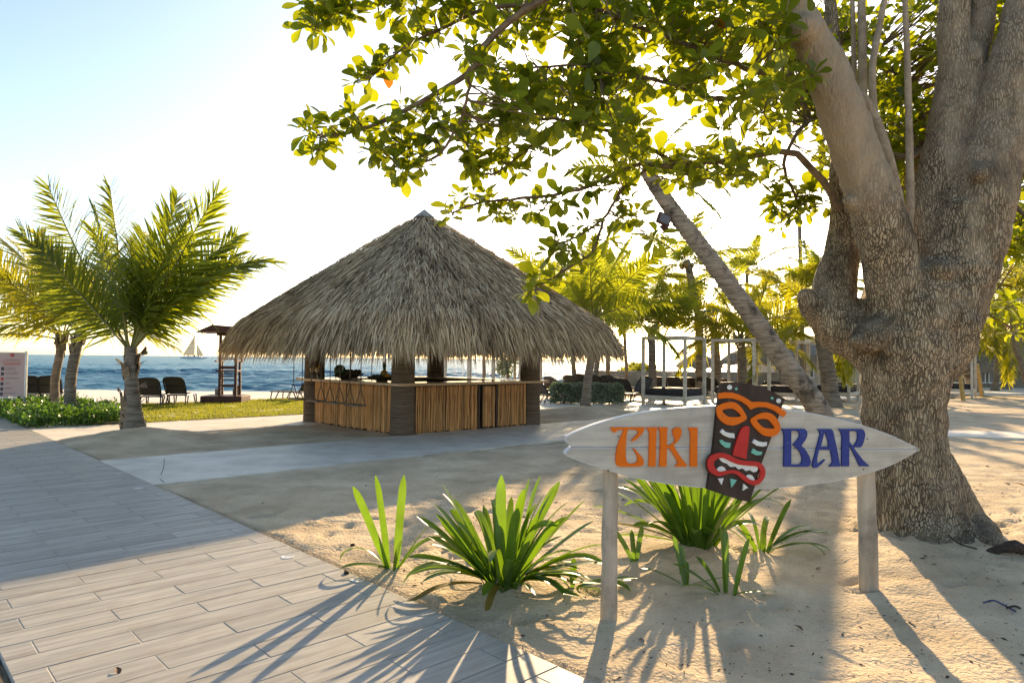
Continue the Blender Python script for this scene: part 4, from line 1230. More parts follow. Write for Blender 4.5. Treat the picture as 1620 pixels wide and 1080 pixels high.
# ------------------------------------------------------------------ the big almond tree
M['bark'] = mk('fissured_bark', (.21, .155, .098), (.50, .395, .265), (9, 9, 3), .9, bump=1.0, bscale=(40, 40, 12), bdist=.022, detail=9, dist=.6, noise2=(1.7, (.085, .062, .04), .53, .70), p=(.3, .68), crackle=((50, 50, 8.5), .15, (.095, .068, .042)), pale=('young', (.40, .31, .215)))
M['smooth_bark'] = mk('smooth_pale_bark', (.30, .225, .15), (.48, .37, .26), (7, 7, 5), .85, bump=.7, bscale=(60, 60, 30), bdist=.01, noise2=(4, (.19, .14, .095), .54, .76), crackle=((46, 46, 26), .035, (.17, .12, .075)))
M['twig'] = mk('leafy_twig', (.12, .08, .05), (.24, .17, .10), (9, 9, 9), .85)
M['almond_leaf'] = mk('almond_leaf', (.03, .068, .010), (.09, .14, .018), (4, 4, 4), .38, trans=(.48, .52, .022), tw=.46, rand=.35, spec=.45)
M['foliage'] = mk('almond_foliage', (.03, .068, .010), (.09, .14, .018), (4, 4, 4), .38, trans=(.48, .52, .022), tw=.46, attr='tint', spec=.45)
M['red_leaf'] = mk('old_almond_leaf', (.28, .09, .02), (.42, .16, .03), (4, 4, 4), .4, trans=(.6, .22, .03), tw=.45)

tb = GP(1462, 850); TY = tb.y
tree = thing('almond_tree', 'massive almond tree with fissured pale bark and several thick limbs, right of the sign', 'tree', (tb.x, tb.y, 0))
TO = Vector((tb.x, tb.y, 0))
def T(px, py, dy=0.0): return A(px, py, TY + dy) - TO
def rp_(w, dy=0.0): return w / 2 / FPX * (TY + dy)      # half of a width seen at the tree
def blob(paths, voxel, name, mat, seed, disp=.012):
    """tubes and knobs fused into one skin"""
    b = MB()
    for pts, rad in paths:
        P = smooth_loop3(pts, 5)
        R = []
        for i in range(len(rad) - 1):
            for j in range(5): R.append(rad[i] + (rad[i + 1] - rad[i]) * j / 5)
        R.append(rad[-1])
        b.tube(P, R, 16, wob=.05, seed=seed)
        for q, rr in ((P[0], R[0]), (P[-1], R[-1])):
            b.lathe([(rr * .98 * sin(a) + 1e-4, -rr * .98 * cos(a)) for a in np.linspace(.05, pi - .05, 8)], q, 12)
    me = b.mesh(name, mat)
    o = bpy.data.objects.new('tmp', me); COL.objects.link(o)
    rm = o.modifiers.new('r', 'REMESH'); rm.mode = 'VOXEL'; rm.voxel_size = voxel
    sm = o.modifiers.new('s', 'SMOOTH'); sm.factor = .5; sm.iterations = 6
    dg = bpy.context.evaluated_depsgraph_get()
    ev = bpy.data.meshes.new_from_object(o.evaluated_get(dg))
    bpy.data.objects.remove(o); bpy.data.meshes.remove(me)
    n = len(ev.vertices)
    co = np.zeros(n * 3, np.float32); ev.vertices.foreach_get('co', co); co = co.reshape(-1, 3).astype(float)
    no = np.zeros(n * 3, np.float32); ev.vertices.foreach_get('normal', no); no = no.reshape(-1, 3)
    an = np.arctan2(co[:, 1], co[:, 0])
    d = (vnoise(co[:, 0] * 3 + 50, co[:, 2] * 2.2 + co[:, 1] * 3 + 50, seed) * 2.2 + vnoise(co[:, 0] * 14 + co[:, 1] * 9 + 60, co[:, 2] * 4 + 60, seed + 1) + .6 * vnoise((co[:, 0] + co[:, 1]) * 34 + 60, co[:, 2] * 11 + 60, seed + 2))
    co += no * (d * disp * 1.6)[:, None]
    ev.vertices.foreach_set('co', co.astype(np.float32).ravel())
    ev.polygons.foreach_set('use_smooth', np.ones(len(ev.polygons), bool))
    ev.name = name
    ev.materials.clear(); ev.materials.append(mat)
    ev.update()
    return ev
gz = -.15
trunk_paths = [
    ([Vector((.0, .05, gz)), T(1448, 800), T(1437, 720), T(1432, 640), T(1436, 560), T(1445, 480)], [rp_(170), rp_(136), rp_(116), rp_(116), rp_(150), rp_(150)]),
    # root flare
    ([T(1466, 740), G(1525, 838) - TO + Vector((0, 0, .10)), G(1568, 872) - TO + Vector((0, 0, .02)), G(1612, 896) - TO - Vector((0, 0, .05))], [rp_(84), .21, .13, .06]),
    ([T(1440, 740), G(1412, 848) - TO + Vector((0, 0, .03)), G(1392, 860) - TO - Vector((0, 0, .1))], [rp_(80), .22, .10]),
    ([T(1455, 740), G(1462, 862) - TO + Vector((0, 0, .04)), G(1475, 882) - TO - Vector((0, 0, .08))], [rp_(80), .25, .14]),
    ([T(1462, 740), G(1510, 862) - TO + Vector((0, 0, .03)), G(1535, 884) - TO - Vector((0, 0, .08))], [rp_(80), .2, .10]),
    ([T(1480, 760), G(1545, 840) - TO + Vector((0, 0, .02)), G(1580, 838) - TO - Vector((0, 0, .1))], [rp_(70), .16, .08]),
    # foot of the pale limb
    ([T(1430, 500, -.1), T(1412, 420, -.16), T(1392, 350, -.23)], [rp_(92), rp_(80), rp_(72)]),
    # left low limb with its cut stub
    ([T(1425, 600), T(1375, 550, .1), T(1330, 515, .2), T(1318, 470, .3), T(1332, 400, .4), T(1338, 330, .45), T(1333, 270, .45), T(1326, 190, .5), T(1318, 90, .5), T(1312, -30, .5)],
     [rp_(70), rp_(76), rp_(80), rp_(70), rp_(54), rp_(46), rp_(40), rp_(32), rp_(28), rp_(24)]),
    ([T(1330, 520, .2), T(1292, 490, .15), T(1274, 468, .1)], [rp_(60), rp_(42), rp_(26)]),
    # snout shaped stub in the fork
    ([T(1400, 520), T(1372, 535, -.3), T(1352, 540, -.42)], [rp_(80), rp_(40), rp_(18)]),
    # main right limb
    ([T(1468, 560), T(1496, 460), T(1524, 380), T(1553, 290), T(1588, 185), T(1614, 90), T(1637, 0), T(1658, -80)], [rp_(120), rp_(128), rp_(118), rp_(104), rp_(88), rp_(80), rp_(76), rp_(72)]),
    ([T(1500, 540, -.1), T(1518, 512, -.22)], [rp_(90), rp_(66)]),
    ([T(1486, 428, -.28), T(1488, 427, -.36)], [rp_(46), rp_(32)]),
    ([T(1548, 276, -.2), T(1549, 276, -.27)], [rp_(36), rp_(24)]),
    # middle limb that forks at the top
    ([T(1468, 440, .15), T(1484, 320, .2), T(1505, 200, .25), T(1522, 100, .3)], [rp_(98), rp_(82), rp_(72), rp_(66)]),
    ([T(1516, 115, .3), T(1507, 45, .3), T(1514, -60, .3)], [rp_(56), rp_(44), rp_(40)]),
    ([T(1528, 110, .3), T(1550, 40, .35), T(1562, -60, .4)], [rp_(52), rp_(42), rp_(40)]),
]
PALE = [T(1405, 400, -.18), T(1388, 340, -.24), T(1375, 300, -.28), T(1345, 210, -.35), T(1310, 120, -.42), T(1272, 48, -.5), T(1240, -10, -.55), T(1205, -70, -.6)]
trunk_paths += [
    (PALE, [rp_(72), rp_(72), rp_(68), rp_(62), rp_(56), rp_(52), rp_(46), rp_(42)]),
    ([T(1280, 50, -.52), T(1268, 46, -.66)], [rp_(46), rp_(34)]),
    ([T(1352, 318, -.3), T(1338, 318, -.34)], [rp_(30), rp_(16)]),
]
tm = blob(trunk_paths, .023, 'trunk', M['bark'], 5, .013)
n = len(tm.vertices)
co = np.zeros(n * 3, np.float32); tm.vertices.foreach_get('co', co); co = co.reshape(-1, 3)
PP = np.array([tuple(p) for p in smooth_loop3(PALE, 8)])
d = np.full(n, 9.0); w = np.zeros(n)
for k, p in enumerate(PP):
    q = np.linalg.norm(co - p, axis=1)
    w = np.where(q < d, np.clip((k - 6) / 14, 0, 1), w); d = np.minimum(d, q)
y_ = w * np.clip((.34 - d) / .08, 0, 1)
zz = co[:, 2]
rt = (co[:, 0] > .22) & (zz > 2.0)
y_ = np.maximum(y_, np.where(rt, .55 * np.clip((zz - 2.3) / 1.2, 0, 1), 0))
y_ = np.clip(y_ + .5 * y_ * (1 - y_) * 4 * vnoise(co[:, 0] * 9 + 40, zz * 9 + 40, 19), 0, 1)
tm.attributes.new('young', 'FLOAT', 'POINT').data.foreach_set('value', y_.astype(np.float32))
put('trunk', tm, tree)
def sprout(pts, w0, w1, mat='smooth_bark'):
    b = MB()
    P = smooth_loop3([T(*p) for p in pts], 5)
    b.tube(P, [rp_(w0 + (w1 - w0) * i / (len(P) - 1)) for i in range(len(P))], 9, wob=.05, seed=len(P))
    b.put('branch', M[mat], tree, smooth=True)
sprout([(1432, 385, -.1), (1425, 340, -.15), (1405, 250, -.2), (1385, 190, -.2), (1362, 152, -.2), (1330, 140, -.15)], 20, 12)
sprout([(1436, 375, -.1), (1440, 320, -.1), (1438, 200, -.05), (1435, 80, 0), (1430, -30, .1)], 14, 8)
sprout([(1380, 290, -.1), (1383, 200, 0), (1380, 110, .05), (1392, 40, .1), (1403, -20, .1)], 14, 9)
sprout([(1372, 300, .1), (1366, 180, .2), (1364, 60, .2), (1362, -30, .3)], 16, 12)
sprout([(1345, 250, .3), (1352, 160, .3), (1350, 60, .3), (1348, -20, .3)], 10, 7)

# ---- boughs: (measured points with their distance), each its own branch
BOUGHS = [
    ([(1215, -60, 5.7), (1120, -70, 5.4), (960, -40, 5.2), (845, 8, 5.2), (775, 62, 5.2), (745, 112, 5.2), (690, 148, 5.2), (610, 190, 5.2), (545, 212, 5.2), (498, 216, 5.2)], 17, 4),
    ([(845, 8, 5.2), (770, 14, 5.3), (700, 45, 5.3), (640, 75, 5.3), (585, 125, 5.3)], 8, 3),
    ([(960, -40, 5.2), (760, -60, 5.2), (620, -40, 5.3), (540, 8, 5.3), (500, 30, 5.3)], 10, 3),
    ([(1300, 140, 5.9), (1240, 122, 5.9), (1160, 100, 5.8), (1060, 60, 5.7), (960, 20, 5.6), (880, -20, 5.5)], 13, 5),
    ([(1330, 330, 6.6), (1260, 245, 6.5), (1160, 252, 6.4), (1075, 262, 6.3), (1000, 262, 6.2), (930, 295, 6.1), (850, 312, 6.1), (770, 318, 6.1), (716, 336, 6.1)], 12, 3),
    ([(1030, 262, 6.2), (985, 300, 6.1), (955, 345, 6.1), (905, 378, 6.1), (872, 384, 6.1)], 6, 3),
    ([(955, 345, 6.1), (940, 395, 6.1), (905, 420, 6.1), (870, 442, 6.1), (838, 455, 6.1)], 5, 3),
    ([(745, 112, 5.2), (735, 170, 5.3), (700, 240, 5.4), (640, 262, 5.4), (600, 232, 5.4)], 6, 3),
    ([(1075, 262, 6.3), (990, 215, 6.2), (890, 190, 6.1), (800, 195, 6.0), (720, 225, 6.0)], 8, 3),
    ([(890, 190, 6.1), (830, 240, 6.0), (780, 275, 6.0), (745, 262, 6.0)], 5, 3),
    ([(1240, 122, 5.9), (1150, 160, 5.9), (1050, 130, 5.8), (930, 105, 5.7), (820, 110, 5.6)], 9, 3),
    ([(1312, 180, 7.0), (1270, 200, 7.0), (1240, 260, 6.9), (1260, 320, 6.9), (1245, 340, 6.9)], 8, 3),
    ([(1590, 300, 6.9), (1620, 340, 6.7), (1660, 360, 6.5)], 9, 4),
    ([(1440, 250, 6.8), (1470, 210, 7.4), (1420, 120, 7.8), (1350, 60, 8.0)], 10, 4),
    ([(1600, 520, 8.2), (1570, 500, 8.2), (1548, 485, 8.2)], 5, 3),
]
TWIG = MB()
ROS = []        # rosette centres (point, outward direction)
def pxpt(p): return A(p[0], p[1], p[2])
for bi, (pts, w0, w1) in enumerate(BOUGHS):
    P = smooth_loop3([pxpt(p) for p in pts], 6)
    P = [p + Vector((rnd.uniform(-.015, .015),) * 3) for p in P]
    b = MB()
    b.tube([p - TO for p in P], [(w0 + (w1 - w0) * i / (len(P) - 1)) / 2 / FPX * p.y for i, p in enumerate(P)], 7, wob=.06, seed=bi)
    b.put('branch', M['twig'], tree, smooth=True)
    BOUGHS[bi] = P
def nearest(p):
    best, bd = None, 9e9
    for P in BOUGHS:
        for q in P[1:]:
            d = (q - p).length_squared
            if d < bd: best, bd = q, d
    return best
SUNPX = (1060, 187)
def ros(px, py, y, size=1.0, n=None, twig=True, drop=0.0):
    if (px - SUNPX[0]) ** 2 + (py - SUNPX[1]) ** 2 < 46 ** 2 * (1 if y > 5 else 1): return
    p = A(px, py, y)
    ROS.append((p, size, n or rnd.randint(6, 10), drop))
    if twig:
        q = nearest(p)
        if (q - p).length < 1.3:
            m = q.lerp(p, .5) + Vector((rnd.uniform(-.04, .04), rnd.uniform(-.04, .04), rnd.uniform(-.05, .03)))
            TWIG.tube([q - TO, m - TO, p - TO], [.008, .006, .004], 5, cap=False)
# clusters that make the outline of the crown
for (px, py, y) in ((490, 35, 5.3), (507, 48, 5.3), (498, 18, 5.3), (525, 22, 5.3), (545, 30, 5.3), (518, 5, 5.3), (560, 12, 5.3), (480, 8, 5.4), (540, -10, 5.3),
                    (612, 12, 5.3), (640, 16, 5.3), (665, 8, 5.3), (690, 20, 5.3), (715, 30, 5.2), (600, -6, 5.3), (640, -12, 5.3), (730, 5, 5.2),
                    (492, 208, 5.2), (512, 222, 5.2), (500, 238, 5.2), (528, 205, 5.2), (553, 178, 5.2), (563, 192, 5.2), (575, 130, 5.3), (588, 118, 5.3), (602, 100, 5.3), (624, 92, 5.3), (646, 78, 5.3), (662, 62, 5.3), (690, 52, 5.3),
                    (586, 222, 5.4), (600, 240, 5.4), (622, 252, 5.4), (640, 268, 5.4), (660, 258, 5.4), (674, 240, 5.4), (650, 232, 5.4), (636, 215, 5.4), (676, 205, 5.3), (690, 190, 5.3), (660, 180, 5.3), (612, 196, 5.2), (640, 176, 5.2), (700, 165, 5.2),
                    (722, 215, 5.8), (742, 232, 5.9), (756, 255, 6.0), (778, 268, 6.0), (800, 262, 6.0), (742, 262, 6.0), (790, 240, 6.0), (822, 262, 6.0), (760, 205, 5.9),
                    (712, 336, 6.1), (740, 312, 6.1), (768, 318, 6.1), (792, 336, 6.1), (815, 346, 6.1), (835, 325, 6.1), (862, 322, 6.1), (890, 312, 6.1), (920, 302, 6.1), (948, 300, 6.1), (975, 292, 6.1),
                    (930, 362, 6.1), (968, 376, 6.1), (880, 378, 6.1), (868, 392, 6.1), (905, 398, 6.1), (918, 418, 6.1), (898, 430, 6.1), (876, 444, 6.1), (850, 440, 6.1), (838, 462, 6.1), (985, 340, 6.1), (1000, 318, 6.1), (1010, 345, 6.1),
                    (1250, 338, 6.9), (1232, 330, 6.9), (1268, 340, 6.9), (1240, 352, 6.9), (1262, 322, 6.9), (1282, 318, 6.9), (1222, 312, 6.9), (1290, 300, 6.9), (1270, 300, 6.9), (1300, 325, 6.9), (1226, 292, 6.9),
                    (1168, 272, 6.4), (1110, 262, 6.3), (1035, 375, 6.3), (1598, 330, 6.8), (1618, 350, 6.7), (1600, 372, 6.7), (1622, 395, 6.6), (1590, 395, 6.8), (1612, 300, 6.8),
                    (1548, 484, 8.2), (1562, 505, 8.2), (1580, 490, 8.2), (1602, 520, 8.2), (1556, 466, 8.2), (1596, 478, 8.2), (1618, 505, 8.2)):
    for k in range(2):
        ros(px + rnd.uniform(-10, 10), py + rnd.uniform(-8, 8), y + rnd.uniform(-.15, .15), rnd.uniform(.7, 1.0), rnd.randint(7, 11))
# the dense body of the crown: (polygon corners, count, distances)
def inpoly(x, y, P):
    c = False
    for i in range(len(P)):
        a, b = P[i], P[(i + 1) % len(P)]
        if (a[1] > y) != (b[1] > y) and x < (b[0] - a[0]) * (y - a[1]) / (b[1] - a[1]) + a[0]: c = not c
    return c
def fill(P, n, y0, y1, s0=.8, s1=1.1, twig=True):
    xs_, ys_ = [p[0] for p in P], [p[1] for p in P]
    k = 0
    while k < n:
        x, y = rnd.uniform(min(xs_), max(xs_)), rnd.uniform(min(ys_), max(ys_))
        if inpoly(x, y, P):
            if vnoise(np.array([x * .018 + 20]), np.array([y * .022 + 20]), 77)[0] > -.16 or rnd.random() < .25:
                ros(x, y, rnd.uniform(y0, y1), rnd.uniform(s0, s1), None, twig)
            k += 1
fill([(690, -40), (1250, -40), (1250, 160), (1000, 210), (820, 190), (740, 120)], 262, 5.0, 6.2)
fill([(820, -40), (1300, -40), (1300, 130), (860, 100)], 201, 5.4, 7.0)
fill([(850, 120), (1250, 100), (1250, 285), (1090, 290), (960, 280), (840, 245)], 148, 5.6, 6.6)
fill([(700, 150), (850, 120), (860, 230), (730, 235)], 27, 5.4, 6.2)
fill([(1160, -20), (1500, -20), (1490, 260), (1330, 300), (1210, 270)], 403, 6.9, 8.6)
fill([(1330, 240), (1500, 200), (1470, 330), (1400, 360)], 87, 7.2, 8.6)
fill([(1480, -40), (1640, -40), (1640, 60), (1560, 120)], 96, 6.9, 8.4)
fill([(1570, 270), (1660, 240), (1660, 400), (1585, 410)], 62, 6.6, 8.0)
fill([(1590, 60), (1660, 60), (1660, 260), (1600, 250)], 52, 6.8, 8.4)
fill([(1535, 60), (1575, 40), (1565, 170), (1545, 180)], 16, 7.2, 8.4)
TWIG.put('twigs', M['twig'], tree, smooth=True, kind='stuff')

def leaf_proto(L, W, curl, fold, seed):
    n = 6
    V, F = [], []
    prof = (.07, .26, .52, .82, 1.0, .86, .22)
    for i in range(n + 1):
        t = i / n
        x = L * t; z = -curl * L * t * t
        w = W * .5 * prof[i]
        V += [(x, -w, z + fold * w), (x, 0, z), (x, w, z + fold * w)]
    for i in range(n):
        F += [(i * 3, i * 3 + 1, i * 3 + 4, i * 3 + 3), (i * 3 + 1, i * 3 + 2, i * 3 + 5, i * 3 + 4)]
    return np.array(V), F
LV = [leaf_proto(.235, .135, .10, .22, 0), leaf_proto(.21, .12, .25, .3, 1), leaf_proto(.25, .145, .02, .12, 2), leaf_proto(.20, .11, .42, .25, 3)]
lm = []
for v, f in LV:
    me = bpy.data.meshes.new('leaf'); me.from_pydata([tuple(p) for p in v], [], f); me.materials.append(M['almond_leaf'])
    me.polygons.foreach_set('use_smooth', [True] * len(f)); me.update(); lm.append(me)
LEAVES = []
for (p, size, n, drop) in ROS:
    ax = Vector((rnd.gauss(0, .35), rnd.gauss(0, .35), 1)).normalized()
    ph = rnd.uniform(0, 6.28)
    for k in range(n):
        a = ph + k * 2.4
        el = rnd.uniform(-55, 45) if k < n * .7 else rnd.uniform(25, 75)
        e = radians(el)
        d = Vector((cos(a) * cos(e), sin(a) * cos(e), sin(e)))
        d = (Quaternion(Vector((0, 0, 1)).cross(ax).normalized() if ax.z < .9999 else Vector((1, 0, 0)), ax.angle(Vector((0, 0, 1)))) @ d)
        up = Vector((0, 0, 1)) + Vector((rnd.gauss(0, .3), rnd.gauss(0, .3), 0))
        s = up.cross(d)
        if s.length < .05: s = Vector((1, 0, 0)).cross(d)
        s.normalize(); u = d.cross(s)
        Mx = Matrix((d, s, u)).transposed()
        sc = size * rnd.uniform(.38, .92)
        LEAVES.append((p + d * .03, Mx, sc, rnd.randrange(4)))
def inframe(p):
    q = CM.inverted() @ p
    return q.z < -.1 and abs(q.x / -q.z) < .74 and abs(q.y / -q.z) < .49
order = sorted(range(len(LEAVES)), key=lambda i: -(LEAVES[i][2] / LEAVES[i][0].y if inframe(LEAVES[i][0]) else 0))
single = set(order[:300])
Vs, Fs, tn, off = [], [], [], 0
LF = [np.array(f) for _, f in LV]
old = set(rnd.sample(sorted(single), 5))
for i, (p, Mx, sc, v) in enumerate(LEAVES):
    if i in single:
        o = put('leaf', lm[v], tree)
        o.matrix_local = Matrix.Translation(p - TO) @ (Mx * sc).to_4x4()
        if i in old:
            o.data = lm[v].copy(); o.data.materials[0] = M['red_leaf']; o['label'] = 'old red leaf'
    else:
        R = np.array(Mx) * sc
        Vs.append(LV[v][0] @ R.T + np.array(p - TO)); Fs.append(LF[v] + off); off += len(LV[v][0]); tn.append(np.full(len(LV[v][0]), np.clip(rnd.gauss(.5, .25), 0, 1)))
put('foliage', np_mesh('foliage', np.concatenate(Vs), [np.concatenate(Fs)], M['foliage'], smooth=True, attrs={'tint': np.concatenate(tn)}), tree, kind='stuff')

# ------------------------------------------------------------------ sun loungers
M['lounger'] = mk('dark_lounger_plastic', (.018, .017, .018), (.04, .037, .035), (6, 6, 6), .45)
M['mesh_fabric'] = mk('taupe_sling_fabric', (.05, .042, .035), (.10, .085, .07), (90, 6, 90), .7)
M['blue_pad'] = mk('navy_pad', (.02, .022, .05), (.035, .04, .08), (6, 6, 6), .8)
def make_lounger():
    r = thing('sun_lounger', '', 'sun lounger', group='dark sun loungers on the beach')
    b = MB()
    for s in (-.31, .31):
        b.tube([(s, -.16, .30), (s, .2, .335), (s, .8, .335), (s, 1.25, .33)], .022, 6)
    b.tube([(-.31, 1.25, .33), (.31, 1.25, .33)], .022, 6)
    b.tube([(-.31, .0, .32), (.31, .0, .32)], .02, 6)
    b.put('frame', M['lounger'], r, smooth=True)
    b = MB()
    prev = None
    prof = [(0, .345), (.4, .35), (.8, .345), (1.24, .335)]
    V = [(x, y, z - .012 * (1 - abs(x) / .29)) for (y, z) in prof for x in (-.285, 0, .285)]
    F = [(i * 3 + j, i * 3 + j + 1, i * 3 + j + 4, i * 3 + j + 3) for i in range(3) for j in range(2)]
    b.add(V, F); b.add([(x, y, z - .02) for x, y, z in V], [f[::-1] for f in F])
    b.put('seat', M['mesh_fabric'], r)
    # raised backrest: rounded frame and a sling panel with cross bands
    def bk(u, w): return (u, -.02 - .42 * w - .05 * w * w, .35 + .60 * w - .05 * w * w)
    b = MB()
    loop = [bk(-.30, 0), bk(-.315, .4), bk(-.31, .8), bk(-.27, .97), bk(-.18, 1.03), bk(0, 1.045), bk(.18, 1.03), bk(.27, .97), bk(.31, .8), bk(.315, .4), bk(.30, 0)]
    b.tube(loop, .024, 6)
    b.tube([bk(-.3, .06), bk(.3, .06)], .02, 6)
    for w in (.5,): b.tube([bk(-.3, w), bk(.3, w)], .014, 6)
    b.put('backrest_frame', M['lounger'], r, smooth=True)
    b = MB()
    ws = np.linspace(.05, 1.0, 7)
    V = [bk(u * (1 if w < .9 else .8), w) for w in ws for u in (-.285, 0, .285)]
    F = [(i * 3 + j, i * 3 + j + 1, i * 3 + j + 4, i * 3 + j + 3) for i in range(6) for j in range(2)]
    b.add(V, F); b.add([(x, y + .012, z) for x, y, z in V], [f[::-1] for f in F])
    b.put('backrest', M['mesh_fabric'], r)
    for s in (-.31, .31):
        for pts in ([(s, -.10, .31), (s * 1.06, -.22, .16), (s * 1.08, -.24, .03), (s * 1.08, -.14, .0), (s * 1.06, .02, .05), (s, .2, .32)],
                    [(s, .86, .33), (s * 1.05, .98, .1), (s * 1.06, 1.06, .0), (s * 1.06, 1.17, .02), (s * 1.04, 1.2, .14), (s, 1.16, .33)]):
            b = MB(); b.tube(smooth_loop3(pts, 3), .02, 6); b.put('leg', M['lounger'], r, smooth=True)
    return r
lg = make_lounger()
first = [True]
def lounger(px, py, rz, label, y=None):
    p = A(px, py, y) if y else G(px, py)
    p.z = ground((p.x, p.y))
    if first[0]:
        first[0] = False
        lg.location = p; lg.rotation_euler = (0, 0, rz); lg['label'] = label
        return lg
    return copy_tree(lg, p, rz, label)
lounger(46, 640, .5, 'dark lounger half hidden behind the notice board at the left edge')
lounger(80, 640, .45, 'dark lounger behind the ringed palm pair, just right of the notice board')
lounger(238, 642, .28, 'dark lounger on the sand beside the young palm, left of a pair')
lounger(279, 640, .2, 'dark lounger on the sand near the young palm, right of a pair')
lounger(480, 634, 1.2, 'dark lounger seen side on at the far left corner of the bar')
for (px, py, y, rz, lb) in (
        (862, 637, None, -1.0, 'dark lounger just right of the bar pillar, near the hedge'),
        (882, 633, None, -.9, 'dark lounger behind the left end of the hedge, leaning back to the right'),
        (905, 622, 30, -.3, 'low reclined lounger behind the hedge, left of the mound palm'),
        (918, 622, 31, -.3, 'second low lounger behind the hedge, touching the mound palm trunk'),
        (945, 626, None, -.5, 'lounger behind the hedge immediately right of the mound palm'),
        (966, 627, None, -.5, 'lounger behind the middle of the right hedge half'),
        (977, 628, 28.5, -.5, 'lounger behind the right hedge end, second from its tip'),
        (990, 634, None, -.6, 'lounger at the right tip of the hedge, its curved legs showing'),
        (872, 610, 35, -.2, 'far lounger seen over the bar counter end, near the sea'),
        (926, 612, 35, -.4, 'far lounger between the mound palm and the knobbly palm'),
        (1012, 634, 27.5, 2.4, 'lounger facing away left of the nearest canopy bed post'),
        (1028, 620, 31, -.5, 'lounger seen through the left bay of the nearest canopy bed'),
        (1046, 622, 30, -.5, 'upright lounger seen behind the nearest bed, left of its middle post'),
        (1071, 622, 30, -.6, 'lounger seen behind the nearest bed, right of its middle post'),
        (1085, 618, 32, -.6, 'first of two slanted loungers behind the front post of the nearest bed'),
        (1096, 618, 32, -.6, 'second of two slanted loungers behind the front post of the nearest bed'),
        (1117, 621, 31, -.5, 'lounger between the nearest canopy bed and the second one'),
        (1128, 619, 32, -.6, 'lounger seen beside the post of the second canopy bed'),
        (1146, 616, 33, -.5, 'lounger far behind the second canopy bed, above the carved face'),
        (1188, 618, 33, -.5, 'upright lounger right of the orange stemmed palm'),
        (1216, 612, 36, -.3, 'first of two dark loungers far behind the leaning palm trunk'),
        (1224, 612, 36, -.3, 'second of two dark loungers far behind the leaning palm trunk'),
        (1328, 606, 40, -.2, 'tiny dark lounger left of a pair in front of the pavilion windows'),
        (1336, 606, 40, -.2, 'tiny dark lounger right of a pair in front of the pavilion windows')):
    lounger(px, py, rz, lb, y)

# ------------------------------------------------------------------ canopy beds
M['bed_wood'] = mk('pale_limewashed_wood', (.46, .39, .29), (.66, .57, .45), (2, 2, 9), .65, bump=.1, rand=.08)
M['mattress'] = mk('dark_brown_mattress', (.028, .022, .024), (.05, .04, .042), (8, 8, 8), .75)
def make_bed(w=1.62, l=1.62, h=2.36):
    r = thing('canopy_bed', '', 'daybed', group='wooden canopy beds on the beach')
    X_, Y_ = w / 2, l / 2
    for sx in (-1, 1):
        for sy in (-1, 1):
            b = MB(); b.box((sx * X_, sy * Y_, h / 2 - .05), (.105, .105, h + .1), bev=.008); b.put('post', M['bed_wood'], r)
    for sx in (-1, 1):
        b = MB(); b.box((sx * X_, 0, h + .052), (.105, l + .1, .1), bev=.006); b.put('top_rail', M['bed_wood'], r)
        b = MB(); b.box((sx * (X_ - .002), 0, .27), (.06, l - .11, .16), bev=.006); b.put('side_board', M['bed_wood'], r)
    for sy in (-1, 1):
        b = MB(); b.box((0, sy * Y_, h + .05), (w - .11, .1, .1), bev=.006); b.put('top_rail', M['bed_wood'], r)
        b = MB(); b.box((0, sy * (Y_ - .002), .27), (w - .11, .06, .16), bev=.006); b.put('side_board', M['bed_wood'], r)
    b = MB(); b.box((0, 0, .475), (w - .12, l - .12, .265), bev=.025); b.put('mattress', M['mattress'], r, smooth=True)
    return r
bd = make_bed()
fb = [True]
def bed(px, py, y, label, rz=AZ + .12, sc=1.0):
    p = A(px, py, y) if y else G(px, py)
    p.z = 0.0 + .01
    if fb[0]:
        fb[0] = False
        bd.location = p; bd.rotation_euler = (0, 0, rz); bd['label'] = label; bd.scale = (sc,) * 3
    else: copy_tree(bd, p, rz, label, sc)
bed(1066, 639, 24.9, 'nearest pale canopy bed with dark mattress, right of the hedge')
bed(1172, 634, 26.8, 'second canopy bed from the hedge, rising behind the carved face')
bed(1238, 629, 28.6, 'third canopy bed from the hedge, crossed by the leaning palm')
bed(1318, 625, 29.5, 'canopy bed behind the golden palm, left of the almond trunk')
bed(1378, 622, 31.5, 'canopy bed partly hidden by the left edge of the almond trunk')
bed(1510, 612, 34.5, 'canopy bed behind the wooden stakes, right of the almond trunk')
bed(742, 618, 33.0, 'canopy bed seen through the bar, right of the back pillar')
bed(818, 618, 33.0, 'canopy bed seen through the bar, left of the right pillar')
bed(645, 616, 36.0, 'canopy bed seen through the bar, either side of the front pillar', sc=1.05)

# paved strip under the canopy beds and the pool terrace far behind
slab('bed_terrace', [A(985, 652, 21.6), A(1125, 655, 21.2), EE(22.0, 7.6), EE(27, 7.6), A(1520, 604, 34.8), A(1180, 606, 30.5), A(1000, 632, 25.8)], .016, M['concrete'], 'pale paved strip under the canopy beds')
M['terrace'] = mk('sunlit_terrace', (.62, .60, .56), (.74, .72, .68), (1, 1, 1), .6)
slab('pool_terrace', [(19.5, 37.5), (48, 33.5), (60, 60), (14, 60)], .05, M['terrace'], 'bright terrace in front of the thatched building')
slab('sand_path', [A(1395, 688, 15.2), A(1640, 693, 14.6), A(1900, 694, 14.4), A(1900, 682, 15.9), A(1640, 682, 16.0), A(1395, 679, 16.4)], .03, M['concrete'], 'pale concrete strip crossing the sand at right', .1)

